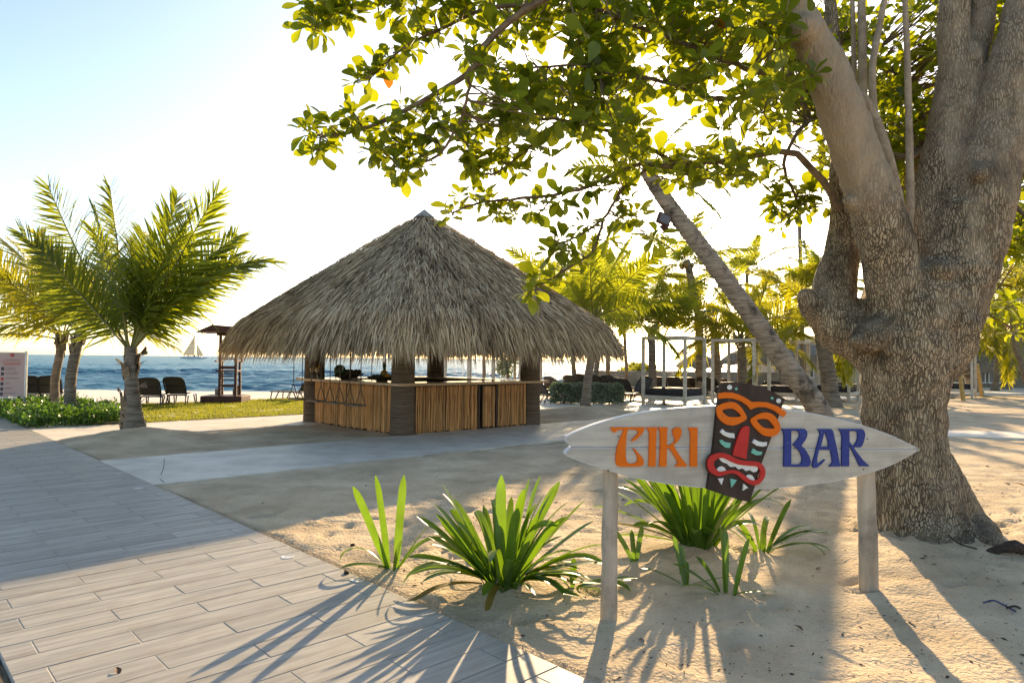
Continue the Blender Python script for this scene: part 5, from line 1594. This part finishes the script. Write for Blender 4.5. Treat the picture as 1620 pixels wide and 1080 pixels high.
# ------------------------------------------------------------------ lifeguard tower
M['tower_wood'] = mk('dark_red_brown_wood', (.06, .022, .016), (.12, .05, .035), (3, 3, 14), .6)
M['tower_base'] = mk('tower_base_boards', (.22, .18, .15), (.32, .27, .23), (3, 3, 3), .7)
tg = G(357, 637.5); tg.z = ground(tg)
tw = thing('lifeguard_tower', 'dark wooden lifeguard tower with ladder and flat roof, left of the bar', 'lifeguard tower', tg, .12)
b = MB(); b.box((-.12, .45, .12), (1.34, 1.2, .26), bev=.01); b.put('plinth', [M['tower_wood']], tw)
for x in (-.22, .30):
    b = MB(); b.bar((x, .05, .24), (x, .05, 1.98 if x > 0 else 2.55), .085, .085); b.put('stile', M['tower_wood'], tw)
for x in (-.36, .24):
    b = MB(); b.bar((x, .85, .24), (x, .75, 1.42), .07, .07); b.put('rear_post', M['tower_wood'], tw)
for z in (.62, .92, 1.22, 1.52, 1.76, 1.95):
    b = MB(); b.box((.04, .05, z), (.44, .06, .045 if z != 1.22 else .10), bev=.004); b.put('rung', M['tower_wood'], tw)
for z in (.55, .78, 1.0):
    b = MB(); b.box((-.06, .82, z), (.55, .05, .04)); b.put('cross_bar', M['tower_wood'], tw)
b = MB(); b.box((-.05, .42, 1.10), (.66, .72, .05), bev=.005); b.put('seat', M['tower_wood'], tw)
for x in (-.36, .27):
    b = MB(); b.box((x, .42, 1.44), (.06, .86, .05), bev=.005); b.put('armrest', M['tower_wood'], tw)
b = MB()
b.prism([(-.95, 2.40), (.75, 2.46), (.75, 2.58), (-.40, 2.66)], [], lambda u, v: (u, -.35, v), lambda u, v: (u, 1.15, v))
b.put('roof', M['tower_wood'], tw)
b = MB(); b.bar((-.35, .05, 2.36), (.55, .05, 2.40), .07, .1); b.bar((-.35, .75, 2.36), (.55, .75, 2.40), .07, .1); b.put('roof_beams', M['tower_wood'], tw)
b = MB(); b.bar((.30, .75, 1.4), (.30, .75, 2.4), .07, .07); b.put('rear_post', M['tower_wood'], tw)
for x in (-.5, .10):
    b = MB(); b.box((x, 1.0 - .1, .36), (.2, .22, .2), bev=.01); b.put('step', M['tower_base'], tw)
    b = MB(); b.box((x + .05, .95, .52), (.1, .16, .12), bev=.01); b.put('step', M['tower_base'], tw)

# ------------------------------------------------------------------ sailing catamaran far out
M['sail'] = mk('cream_sail', (.40, .36, .27), (.50, .46, .36), (.3, .3, .3), .8, trans=(.45, .42, .32), tw=.2)
M['hull'] = mk('white_hull', (.55, .56, .58), (.66, .67, .69), (1, 1, 1), .4)
M['crew'] = mk('dark_deck_gear', (.08, .09, .12), (.15, .16, .2), (1, 1, 1), .7)
bp = A(306, 568, 600); bp.z = -.9
ct = thing('catamaran', 'white sailing catamaran with two cream sails on the horizon', 'sailing boat', bp, .25)
for y in (-2.6, 2.6):
    b = MB()
    for q in range(1):
        b.tube([(-10.5, y, .7), (-7, y, .55), (0, y, .5), (8, y, .65), (12, y, 1.1)], [.35, .7, .8, .7, .12], 8)
    b.put('hull', M['hull'], ct, smooth=True)
b = MB(); b.box((-1, 0, 1.4), (15, 5.6, .45), bev=.1); b.put('deck', M['hull'], ct)
b = MB(); b.tube([(1, 0, 1.5), (.7, 0, 21)], [.16, .08], 6); b.put('mast', M['crew'], ct)
b = MB(); b.tube([(.9, 0, 2.8), (-9, 0, 2.9)], .12, 6); b.put('boom', M['crew'], ct)
def sail(nm, a, bq, c, belly):
    b = MB()
    n = 6
    a, bq, c = Vector(a), Vector(bq), Vector(c)
    ids, V = {}, []
    for i in range(n + 1):
        for j in range(n + 1 - i):
            u, v = i / n, j / n
            p = a + (bq - a) * u + (c - a) * v
            p.y += belly * u * 0 + belly * 4 * (u * v + u * (1 - u - v) + v * (1 - u - v)) / 1.3
            ids[i, j] = len(V); V.append(p)
    F = []
    for i in range(n):
        for j in range(n - i):
            F.append((ids[i, j], ids[i + 1, j], ids[i, j + 1]))
            if j < n - i - 1: F.append((ids[i + 1, j], ids[i + 1, j + 1], ids[i, j + 1]))
    b.add(V, F); b.put(nm, M['sail'], ct, smooth=True)
sail('mainsail', (.6, 0, 3.1), (.6, 0, 20.8), (-8.8, 0, 3.2), .9)
sail('jib', (2.2, 0, 3), (2.4, 0, 13.5), (8.6, 0, 2.4), .7)
b = MB()
r_ = random.Random(3)
for k in range(14):
    x, y = r_.uniform(-8, 6), r_.uniform(-2, 2)
    b.tube([(x, y, 1.6), (x, y, 2.2), (x, y, 3.0), (x, y, 3.3)], [.2, .26, .24, .1], 5)
b.put('deck_gear', M['crew'], ct)

# ------------------------------------------------------------------ notice board at the left edge
M['alu'] = mk('pale_metal_frame', (.50, .50, .47), (.62, .61, .57), (3, 3, 3), .4, metal=.3)
M['print_bg'] = mk('pink_notice_sheet', (.46, .32, .29), (.52, .37, .335), (1, 1, 1), .6)
M['print_red'] = mk('red_print', (.42, .08, .06), None, (1, 1, 1), .6)
M['print_grey'] = mk('grey_print', (.24, .17, .16), None, (1, 1, 1), .6)
M['print_dark'] = mk('pictogram_print', (.05, .055, .07), None, (1, 1, 1), .6)
ny_ = G(30, 656).y
def nb(px, py): return A(px, py, ny_)
q0, q1 = nb(-12, 556), nb(40, 634)
nbp = Vector(((q0.x + q1.x) / 2, ny_, 0))
nt = thing('notice_board', 'pink beach rules notice in a pale metal frame at the left edge', 'notice board', nbp)
zt_, zb_ = q0.z, q1.z
W_ = q1.x - q0.x
for s in (-1, 1):
    b = MB(); b.box((s * (W_ / 2), 0, zt_ / 2), (.055, .055, zt_ + .05), bev=.006); b.put('post', M['alu'], nt)
for z in (zt_ - .0, zb_ + .02, zb_ + .1):
    b = MB(); b.box((0, .001, z - .02), (W_ - .057, .045, .035), bev=.004); b.put('rail', M['alu'], nt)
b = MB(); b.box((0, .004, (zt_ + zb_) / 2 + .04), (W_ - .075, .02, zt_ - zb_ - .15)); pn = b.put('sheet', M['print_bg'], nt)
def mark(nm, x0, y0, x1, y1, mat):
    """a printed mark, measured in the enlarged view of the sheet"""
    a, c = nb(x0, y0) - nbp, nb(x1, y1) - nbp
    b = MB(); b.box(((a.x + c.x) / 2, -.008, (a.z + c.z) / 2), (abs(c.x - a.x), .004, abs(a.z - c.z))); b.put(nm, M[mat], pn)
sx = lambda v: v / 10.8
sy = lambda v: 545 + v / 10.8
mark('emblem', sx(182), sy(150), sx(247), sy(208), 'print_red')
def line(x0, y0, x1, h, mat, seed):
    """a line of small lettering, too small to read: a row of word-long strokes"""
    r = random.Random(seed)
    x = x0
    b = MB()
    while x < x1:
        w = r.uniform(14, 46)
        e = min(x1, x + w)
        a, c = nb(sx(x), sy(y0)) - nbp, nb(sx(e), sy(y0 + h)) - nbp
        b.box(((a.x + c.x) / 2, -.008, (a.z + c.z) / 2), (abs(c.x - a.x), .004, abs(a.z - c.z)))
        x = e + 7
    b.put('text_line', M[mat], pn)
line(110, 252, 305, 8, 'print_grey', 1); line(45, 267, 365, 8, 'print_red', 2); line(40, 303, 365, 9, 'print_red', 3); line(75, 320, 350, 9, 'print_red', 4); line(60, 340, 355, 9, 'print_red', 5)
for k, (y, n, x1) in enumerate(((382, 5, 280), (468, 4, 330), (555, 3, 350), (640, 3, 180), (728, 3, 220), (812, 3, 290))):
    mark('pictogram', sx(24 - k * 4), sy(y), sx(74 - k * 5), sy(y + 58), 'print_red' if k == 2 else 'print_dark')
    for j in range(n): line(96 - k * 6, y + 2 + j * 12.5, x1 - (j % 2) * 40, 5, 'print_grey', k * 9 + j)
line(10, 896, 350, 8, 'print_red', 77)

# ------------------------------------------------------------------ leafy beds
def leaf_mass(name, pts_fn, n, size, mat, seed, stems=True):
    """many small leaves in pairs on short shoots"""
    r = np.random.default_rng(seed)
    P = pts_fn(r, n)
    n = len(P)
    d = r.normal(0, 1, (n, 3)); d[:, 2] = np.abs(d[:, 2]) * .8 + .1
    d /= np.linalg.norm(d, axis=1)[:, None]
    s = np.cross(d, r.normal(0, 1, (n, 3))); s /= np.linalg.norm(s, axis=1)[:, None]
    L = size * (.6 + .8 * r.random(n))[:, None]
    W = L * .32
    mid = P + d * L * .5
    V = np.stack([P, mid + s * W, P + d * L, mid - s * W], 1).reshape(-1, 3)
    i = np.arange(n) * 4
    F = np.stack([i, i + 1, i + 2, i + 3], 1)
    tint = np.repeat(np.clip(r.normal(.5, .25, n), 0, 1), 4)
    return np_mesh(name, V, [F], mat, attrs={'tint': tint})
M['shrub'] = mk('bright_shrub_leaf', (.02, .065, .010), (.085, .17, .03), (3, 3, 3), .35, trans=(.16, .32, .03), tw=.35, attr='tint', spec=.5)
M['hedge'] = mk('grey_green_leaf', (.17, .20, .13), (.36, .40, .27), (3, 3, 3), .6, trans=(.18, .24, .09), tw=.3, attr='tint')
BED = [EE(-.28, 13.3), EE(2.15, 13.22), EE(2.5, 15.2), EE(.8, 19.5), EE(-5.5, 21.5), EE(-5.5, 13.3)]
BED = [EE(-2.2, 13.25), EE(2.15, 13.22), EE(2.6, 15.4), A(120, 640, 21.5), A(-60, 640, 21.5), A(-60, 676, 15.0)]
BEDP = [(p.x, p.y) for p in BED]
def bed_pts(r, n):
    lo, hi = np.array(BEDP).min(0), np.array(BEDP).max(0)
    q = r.random((n * 3, 2)) * (hi - lo) + lo
    ok = np.array([inpoly(a, b, BEDP) for a, b in q])
    # off the walkway
    da, db = q[:, 0] - W0.x, q[:, 1] - W0.y
    aa = da * E1.x + db * E1.y
    ok &= (aa > -.10) | (aa < -2.1)
    q = q[ok][:n]
    h = .24 + .30 * vnoise(q[:, 0] * 1.9, q[:, 1] * 1.9, 61) + .2 * vnoise(q[:, 0] * 5, q[:, 1] * 5, 62)
    sp = r.random(len(q)) < .05
    z = np.clip(h, .08, 1) * (1 - r.random(len(q)) ** 2.2) + np.where(sp, r.random(len(q)) * .16, 0)
    return np.stack([q[:, 0], q[:, 1], z], 1)
gc = put('ground_cover', leaf_mass('ground_cover', bed_pts, 30000, .075, M['shrub'], 63), kind='stuff')
tag(gc, 'low bright green leafy shrubs planted round the two leaning palms', 'shrubs')
slab('planting_bed', BED, .006, M['soil'], 'dark planting bed under the green shrubs', .1)
# the dark soil strip along the near left edge of the walkway
slab('soil_strip', [EE(-2.135, -3.2), EE(-2.135, 9), EE(-3.2, 9), EE(-3.2, -3.2)], .008, M['soil'], 'dark soil strip along the left edge of the walkway', .1)
def hedge(px0, px1, py, label, h=.68, d=.8, n=9000):
    a, c = G(px0, py), G(px1, py)
    def pts(r, n):
        u, v, w = r.random(n), r.random(n), r.random(n)
        # mostly on the outside of the clipped box
        k = r.random(n)
        w = np.where(k < .45, 1 - .2 * w ** 2, w)
        v = np.where((k >= .45) & (k < .85), .15 * v, v)
        x = a.x + (c.x - a.x) * u; y = a.y + (c.y - a.y) * u + d * v
        hh = h * (1 + .28 * vnoise(u * 9, v * 2, 71)) * (1 - .35 * (np.abs(u - .5) * 2) ** 8)
        ins = 1 - .14 * (1 - w) ** 2
        return np.stack([x + r.normal(0, .03, n), y + r.normal(0, .03, n) + .1 * vnoise(u * 14, w * 3, 72), hh * w * .93 + .05], 1)
    t = thing('hedge', label, 'hedge', a)
    me = leaf_mass('foliage', lambda r, n: pts(r, n) - np.array(a), n, .07, M['hedge'], 73)
    put('foliage', me, t, kind='stuff')
    b = MB()
    for k in range(int((c - a).length / .3)):
        q = (c - a) * ((k + .5) * .3 / (c - a).length) + Vector((0, d * .4, 0))
        for j in range(3): b.tube([q + Vector((0, 0, -.05)), q + Vector((rnd.uniform(-.15, .15), rnd.uniform(-.2, .2), .5))], [.016, .006], 4)
    b.put('stems', M['twig'], t)
hedge(872, 930, 639, 'clipped grey green hedge left of the mound palm')
hedge(934, 987, 640, 'clipped grey green hedge right of the mound palm')

# small leafy tree seen through the bar
sg = G(806, 619); sg.z = 0
st = thing('small_tree', 'small dark leaved tree with crooked stem seen through the bar', 'tree', sg)
k_ = sg.y / FPX
b = MB(); b.tube(smooth_loop3([(0, 0, 0), (.0, 0, .5), (-.12, 0, .75), (-.05, 0, 1.0), (-.15, 0, 1.4)], 4), [.08 - .055 * i / 16 for i in range(17)], 6); b.put('trunk', M['twig'], st, smooth=True)
def stp(r, n):
    q = r.normal(0, 1, (n, 3)); q /= np.linalg.norm(q, axis=1)[:, None]
    q *= (r.random(n) ** .4)[:, None] * np.array([.48, .48, .7])
    q[:, 0] += .12 * np.sin(q[:, 2] * 5)
    return q + np.array([-.15, 0, 1.35])
put('crown', leaf_mass('crown', stp, 900, .15, M['hedge'], 81), st, kind='stuff')

# ------------------------------------------------------------------ right background: wall, scrub, palapas, buildings
def wall_thing(name, a, c, h, th, label, cat='wall', mat='stone'):
    t = put(name, MBbox(a, c, h, th, mat))
    tag(t, label, cat); return t
def MBbox(a, c, h, th, mat):
    b = MB(); a, c = Vector(a), Vector(c)
    d = (c - a).normalized()
    b.bar(a + Vector((0, 0, h / 2 - .4)), c + Vector((0, 0, h / 2 - .4)), th, h + .8)
    return b.mesh('low_wall', M[mat])
wall_thing('low_wall', A(935, 600, 42), A(1260, 603, 44), .55, .5, 'low stone wall along the shore behind the loungers')
SCR = [A(920, 603, 43), A(1090, 603, 43.5), A(1090, 597, 48), A(920, 597, 48)]
def scr_pts(r, n):
    u, v = r.random(n), r.random(n)
    x = SCR[0].x + (SCR[1].x - SCR[0].x) * u; y = 43 + 4.5 * v
    h = .35 + 1.0 * np.exp(-((u - .58) / .17) ** 2) + .4 * vnoise(u * 30, v * 3, 91)
    return np.stack([x, y, h * r.random(n) ** .5], 1)
sc = put('beach_scrub', leaf_mass('beach_scrub', scr_pts, 7000, .22, M['grass'], 92), kind='stuff'); tag(sc, 'sunlit scrub growing along the shore wall', 'scrub')
sp_ = MB()
slab('shore_bank', [A(905, 602, 41), A(1260, 604, 41), (60, 41), (60, 75), (22, 75), A(930, 597, 49)], .04, M['sand'], 'sandy bank along the shore at right', 1.6)
M['palapa'] = mk('grey_thatch', (.16, .13, .10), (.34, .28, .21), (6, 6, 20), .9, bump=.8, bscale=(20, 20, 40), noise2=(5, (.10, .08, .06), .5, .75))
def palapa(px, base_y, depth, r, h, hr, label):
    g = A(px, base_y, depth); g.z = 0
    t = thing('palapa', label, 'beach umbrella', g, group='thatched beach umbrellas')
    b = MB(); b.tube([(0, 0, -.2), (0, 0, h)], .09, 8); b.put('pole', M['trunk_grey'], t)
    b = MB()
    n = 40; V = [(0, 0, h + .12)]; F = []
    rr = random.Random(int(px))
    prof = ((.3, -.12), (.7, -.5), (1.0, -1.0), (1.02, -1.22))
    for i, (q, z) in enumerate(prof):
        for k in range(n):
            a = 2 * pi * k / n
            j = rr.uniform(.95, 1.05) if i > 0 else 1
            V.append((r * q * cos(a) * j, r * q * sin(a) * j, h + z * hr + (rr.uniform(-.12, .05) if i == 3 else 0)))
    for k in range(n):
        F.append((0, 1 + k, 1 + (k + 1) % n))
        for i in range(3): F.append((1 + i * n + k, 1 + (i + 1) * n + k, 1 + (i + 1) * n + (k + 1) % n, 1 + i * n + (k + 1) % n))
    b.add(V, F); b.put('thatch_roof', M['palapa'], t, smooth=False)
palapa(1106, 602, 47, 1.5, 2.1, .75, 'small conical thatched umbrella seen between the bed posts')
palapa(1190, 603, 44, 2.0, 2.6, .95, 'larger domed thatched umbrella behind the orange stemmed palm')

M['stucco'] = mk('warm_stucco', (.46, .36, .27), (.56, .45, .35), (2, 2, 2), .85)
M['white_trim'] = mk('white_trim', (.7, .68, .64), (.78, .76, .72), (2, 2, 2), .5)
M['dark_glass'] = mk('dark_window_glass', (.03, .035, .045), (.06, .065, .08), (.3, .3, .3), .08, spec=.8)
M['blue_glass'] = mk('blue_window_glass', (.03, .08, .12), (.05, .11, .16), (.3, .3, .3), .1, spec=.8)
def building(name, label, x0, x1, y, h, roof_h, roof_over, wins, depth=8, door=None, rz=0.0, roofmat='palapa', wallmat='stucco', glass='dark_glass'):
    o = Vector(((x0 + x1) / 2, y, 0))
    t = thing(name, label, 'building', o, rz)
    W = x1 - x0
    b = MB(); b.box((0, depth / 2, h / 2 - .2), (W, depth, h + .4)); b.put('wall', M[wallmat], t)
    for (wx, wz, ww, wh) in wins:
        f = MB()
        f.box((wx, -.04, wz + wh / 2), (ww + .16, .08, .08)); f.box((wx, -.04, wz - wh / 2), (ww + .16, .08, .08))
        for s in (-1, 1): f.box((wx + s * ww / 2, -.04, wz), (.08, .08, wh - .082))
        fo = f.put('window', M['white_trim'], t)
        p = MB(); p.box((wx, -.012, wz), (ww - .082, .02, wh - .082)); p.put('pane', M[glass], fo)
    b = MB()
    ov = roof_over
    n = 14
    P = []
    for k in range(n + 1):
        x = -W / 2 - ov + (W + 2 * ov) * k / n
        P.append(x)
    V, F = [], []
    rr = random.Random(9)
    for x in P:
        e = min(1.0, (W / 2 + ov - abs(x)) / (roof_h * 1.1))
        V += [(x, -ov, h - .45 + rr.uniform(-.08, .05)), (x, -ov - .05, h - .1), (x, -ov + (depth / 2 + ov) * .45 * e, h + roof_h * .5 * e), (x, -ov + (depth / 2 + ov) * e, h + roof_h * e), (x, depth + ov, h - .1)]
    for k in range(n):
        for j in range(4): F.append((k * 5 + j, k * 5 + 5 + j, k * 5 + 6 + j, k * 5 + 1 + j))
    b.add(V, F); b.put('thatch_roof', M[roofmat], t, smooth=False)
    if door:
        b = MB(); b.box((door[0], -.03, door[2] / 2), (door[1], .06, door[2])); b.put('door', M['dark_glass'], t)  # dark panel standing in for the shaded opening in the wall
    return t
w0, w1 = A(1225, 600, 50), A(1400, 600, 50)
building('beach_pavilion', 'pavilion with grey thatched roof and white framed windows behind the canopy beds', w0.x, w1.x, 50, 2.2, 1.5, .9, [(-3.0, 1.2, 1.0, 1.4), (-1.7, 1.2, 1.0, 1.4), (.2, 1.2, 1.9, 1.5), (2.4, 1.2, 1.4, 1.5), (3.6, 1.2, .6, 1.4)])
w0, w1 = A(1475, 600, 46), A(1760, 600, 46)
building('thatched_hall', 'large hall with big grey thatched roof behind the palms at the right edge', w0.x, w1.x, 46, 1.55, 3.4, .8, [(-3.2, .75, 1.3, .8), (-1.5, .75, 1.6, .8), (-4.8, .75, 1.0, .8), (4.2, .8, 1.2, .9)], door=(1.1, 1.3, 1.5), glass='blue_glass', wallmat='palapa')

# ------------------------------------------------------------------ stakes, floodlight, ground lights, slim pole
M['stake'] = mk('ochre_timber', (.40, .24, .07), (.55, .36, .13), (3, 3, 9), .7, bump=.2, rand=.1)
for (x0, y0, x1, y1, w, lb) in ((1492, 641, 1485, 600, 6, 'ochre wooden stake nearest the almond trunk, partly hidden by it'),
                                (1525, 634, 1516, 577, 6.4, 'tilted ochre wooden stake, middle one of three in the sand'),
                                (1554, 624.5, 1545.5, 576, 5.6, 'ochre wooden stake crossing the foot of the striped palm')):
    g = GP(x0, y0); tp = A(x1, y1, g.y) - g
    t = thing('wooden_stake', lb, 'stake', g, group='ochre wooden stakes in the sand')
    b = MB(); r = w / 2 / FPX * g.y
    b.tube([(0, 0, -.2), tuple(tp * .5), tuple(tp)], [r, r, r * .92], 9); b.put('shaft', M['stake'], t, smooth=True)
fp = A(1050, 347, bL.y + .3)
ft = thing('floodlight', 'square floodlight clamped to the leaning palm trunk', 'floodlight', fp, .3)
b = MB(); b.box((0, 0, 0), (.34, .10, .27), Matrix.Rotation(.35, 3, 'Y'), bev=.015); b.put('housing', M['tower_wood'], ft)
b = MB(); b.box((0, -.055, 0), (.27, .012, .20), Matrix.Rotation(.35, 3, 'Y')); b.put('lens', M['glass'], ft)
b = MB(); b.bar((0, .04, -.04), (.22, .10, -.12), .05, .03); b.bar((-.02, .02, -.14), (.12, .05, -.26), .2, .04); b.put('bracket', M['tower_wood'], ft)
for (x, y, lb) in ((219.5, 772, 'round recessed walkway light near the grey concrete path'), (455, 880.5, 'round recessed walkway light in the sunlit tiles')):
    g = G(x, y, .0235)
    t = thing('ground_light', lb, 'light', (g.x, g.y, .0225), group='recessed lights in the walkway')
    b = MB(); b.lathe([(.052, 0), (.052, .003), (.040, .0045), (.038, .003)], n=20); b.put('rim', M['alu'], t)
    b = MB(); b.lathe([(.036, .0), (.036, .0028)], n=18); b.put('lens', M['white_trim'], t)
g = A(1271, 480, 42); gp_ = Vector((A(1271, 610, 42).x, 42, 0))
t = thing('slim_pole', 'slim tapering pole standing behind the small left limb of the almond tree', 'pole', gp_)  # plain slim shaft, no flag on it
b = MB(); tp = A(1264, 318, 42) - gp_
b.tube([(0, 0, -.3), tuple(tp * .5), tuple(tp)], [.17, .15, .11], 8); b.put('shaft', M['trunk_ring'], t, smooth=True)

# ------------------------------------------------------------------ litter on the sand and tiles
M['dry'] = mk('dry_brown_leaf', (.10, .05, .025), (.24, .14, .07), (20, 20, 20), .8)
M['twig_dark'] = mk('dark_twig', (.025, .018, .014), (.07, .05, .04), (20, 20, 20), .9)
for (x, y, lb, s) in ((548, 911, 'dark dried seed pod on the sand edge beside the walkway', .022), (558, 870, 'small dark seed pod on sunlit sand left of the small lily', .014)):
    g = GP(x, y)
    b = MB(); b.tube([(-s * 1.6, 0, s * .5), (-s * .8, s * .2, s * .9), (s * .4, 0, s), (s * 1.5, -s * .2, s * .5)], [s * .25, s * .95, s * .8, s * .15], 7, wob=.2)
    o = b.put('seed_pod', M['twig_dark'], smooth=True, loc=(g.x, g.y, max(g.z, .0) + .004)); o.rotation_euler = (0, 0, rnd.uniform(0, 3)); tag(o, lb, 'seed pod')
g = G(561, 919, .023)
b = MB(); b.box((0, 0, .004), (.085, .03, .004), bev=.001); o = b.put('paper_slip', M['white_trim'], loc=g); o.rotation_euler = (.03, .02, 2.45); tag(o, 'small white paper slip lying on the walkway edge', 'paper')
def dry_leaf(x, y, L, z0, label):
    g = GP(x, y) if z0 is None else G(x, y, z0)
    V, F = leaf_proto(L, L * .5, .3, .5, 1)
    b = MB(); b.add([tuple(p + np.array([0, 0, L * .14])) for p in V], F)
    o = b.put('fallen_leaf', M['dry'], smooth=True, loc=(g.x, g.y, g.z + .004)); o.rotation_euler = (rnd.uniform(-.2, .2), 0, rnd.uniform(0, 6)); tag(o, label, 'dry leaf')
dry_leaf(183, 1058, .06, .024, 'curled red brown leaf on the sunlit tiles, lower left')
dry_leaf(1605, 766, .12, None, 'curled dry leaf on bright sand right of the trunk, nearest the edge')
dry_leaf(1588, 765, .09, None, 'small dry leaf on bright sand, left of the larger curled one')
dry_leaf(1566, 738, .08, None, 'small dry leaf on sand right of the trunk, halfway up the lit patch')
dry_leaf(1502, 718, .09, None, 'dry leaf on sand close beside the trunk edge')
dry_leaf(1562, 848, .10, None, 'dry leaf lying just above the root flare')
b = MB()
g = GP(1606, 893)
b.tube(smooth_loop3([(-.22, .06, -.02), (-.10, .0, .05), (-.02, -.02, .07), (.08, .0, .04), (.2, .03, .0)], 4), [.02 + .03 * sin(pi * i / 16) for i in range(17)], 8, wob=.15)
o = b.put('broken_root', M['twig_dark'], smooth=True, loc=g); tag(o, 'dark broken root lying on the sand at the tip of the trunk flare', 'root')
def twig(px, py, pts, r, label, mat='twig_dark'):
    g = GP(px, py)
    b = MB(); b.tube(smooth_loop3([Vector(p) for p in pts], 5), r, 5)
    o = b.put('twig', M[mat], smooth=True, loc=(g.x, g.y, g.z)); tag(o, label, 'twig'); return o
twig(1525, 852, [(-.22, 0, .02), (-.12, 0, .12), (.0, .02, .17), (.09, .02, .14), (.06, 0, .05), (-.02, 0, .1)], .010, 'dark looping twig resting on the root flare')
twig(1518, 886, [(-.06, .05, .09), (0, 0, .03), (.09, -.08, .012)], .007, 'short straight dark twig below the root flare')
M['blue_rope'] = mk('blue_cord', (.04, .05, .12), (.08, .10, .2), (20, 20, 20), .8)
twig(1580, 965, [(-.06, .06, .02), (-.02, .02, .05), (.03, -.01, .03), (.06, -.07, .012)], .006, 'frayed dark blue cord lying on the sand, lower right', 'blue_rope')
twig(1600, 969, [(-.03, 0, .012), (.03, .01, .02), (.06, 0, .01)], .007, 'stubby dark twig beside the blue cord')
twig(251, 752, [(0, 0, 0), (.05, .02, .12), (.06, .02, .26)], .004, 'thin dry stalk sticking up beside the grey path end')
twig(264, 764, [(-.1, .02, .08), (0, 0, .03), (.12, -.06, .02)], .004, 'thin dry stalk lying beside the grey path end')
for (x, y, L, lb) in ((700, 800, .05, 'small dry leaf on sunlit sand behind the largest lily clump'), (1010, 1010, .05, 'small dry leaf on sand right of the left sign post foot'), (1255, 985, .06, 'dry leaf on shaded sand between the sign posts'),
                       (1300, 900, .05, 'small dry leaf on sand left of the right sign post'), (1445, 985, .06, 'dry leaf on sand below the trunk, right of the right post'), (420, 795, .05, 'small dry leaf on shaded sand beside the walkway edge')):
    dry_leaf(x, y, L, None, lb)
# countless specks of bark and leaf on the sand
def specks():
    r = np.random.default_rng(17)
    n = 11000
    x = r.uniform(-2.2, 6.5, n); y = r.uniform(2.6, 9.5, n)
    keep = r.random(n) < np.clip(.25 + .9 * vnoise(x * .8, y * .8, 33) + .55 * np.exp(-((y - 3.6) / 1.1) ** 2), .05, 1)
    a_ = (x - W0.x) * E1.x + (y - W0.y) * E1.y
    b_ = (x - W0.x) * E2.x + (y - W0.y) * E2.y
    keep &= (a_ > .05) & ~((b_ > 4.6) & (b_ < 7.25))
    x, y = x[keep], y[keep]; n = len(x)
    z = sand_h(x, y) + .003
    L = r.gamma(1.4, .0042, n) + .0025; w = L * r.uniform(.15, .45, n)
    an = r.uniform(0, 6.28, n)
    d = np.stack([np.cos(an), np.sin(an), r.normal(0, .15, n)], 1) * L[:, None]
    s = np.stack([-np.sin(an), np.cos(an), r.normal(0, .3, n)], 1) * w[:, None]
    p = np.stack([x, y, z], 1)
    top = p + np.array([0, 0, 1]) * (w * .7 + .001)[:, None]
    V = np.stack([p - d, p - s, p + d, p + s, top], 1).reshape(-1, 3)
    i = np.arange(n) * 5
    F = np.concatenate([np.stack([i + k, i + (k + 1) % 4, i + 4], 1) for k in range(4)])
    return np_mesh('bark_litter', V, [F], M['twig_dark'])
o = put('bark_litter', specks(), kind='stuff'); tag(o, 'scattered dark specks of bark and leaf on the sand', 'litter')

def spilled_sand():
    r = np.random.default_rng(23)
    n = 9000
    b_ = r.uniform(-3.0, 9, n)
    reach = .05 + .16 * np.clip(vnoise(b_ * 1.7 + 40, b_ * 0 + 3.3, 55) + .25, 0, 1)
    a_ = -.05 - r.exponential(1, n) * reach * .5 + .05
    k = (a_ < 0) & (a_ > -.5) & ~((b_ > 4.6) & (b_ < 7.3))
    a_, b_ = a_[k], b_[k]; n = len(a_)
    x = W0.x + E1.x * a_ + E2.x * b_; y = W0.y + E1.y * a_ + E2.y * b_
    s = r.uniform(.0025, .008, n); an = r.uniform(0, 6.28, n)
    p = np.stack([x, y, np.full(n, .0185)], 1)
    u = np.stack([np.cos(an), np.sin(an), 0 * an], 1) * s[:, None]; v = np.stack([-np.sin(an), np.cos(an), 0 * an], 1) * (s * .7)[:, None]
    V = np.stack([p - u, p - v, p + u, p + v, p + np.array([0, 0, 1]) * (s * .35 + .004)[:, None]], 1).reshape(-1, 3)
    i = np.arange(n) * 5
    return np_mesh('spilled_sand', V, [np.concatenate([np.stack([i + k, i + (k + 1) % 4, i + 4], 1) for k in range(4)])], M['sand'])
o = put('spilled_sand', spilled_sand(), kind='stuff'); tag(o, 'grains of sand spilled over the walkway edge', 'sand grains')
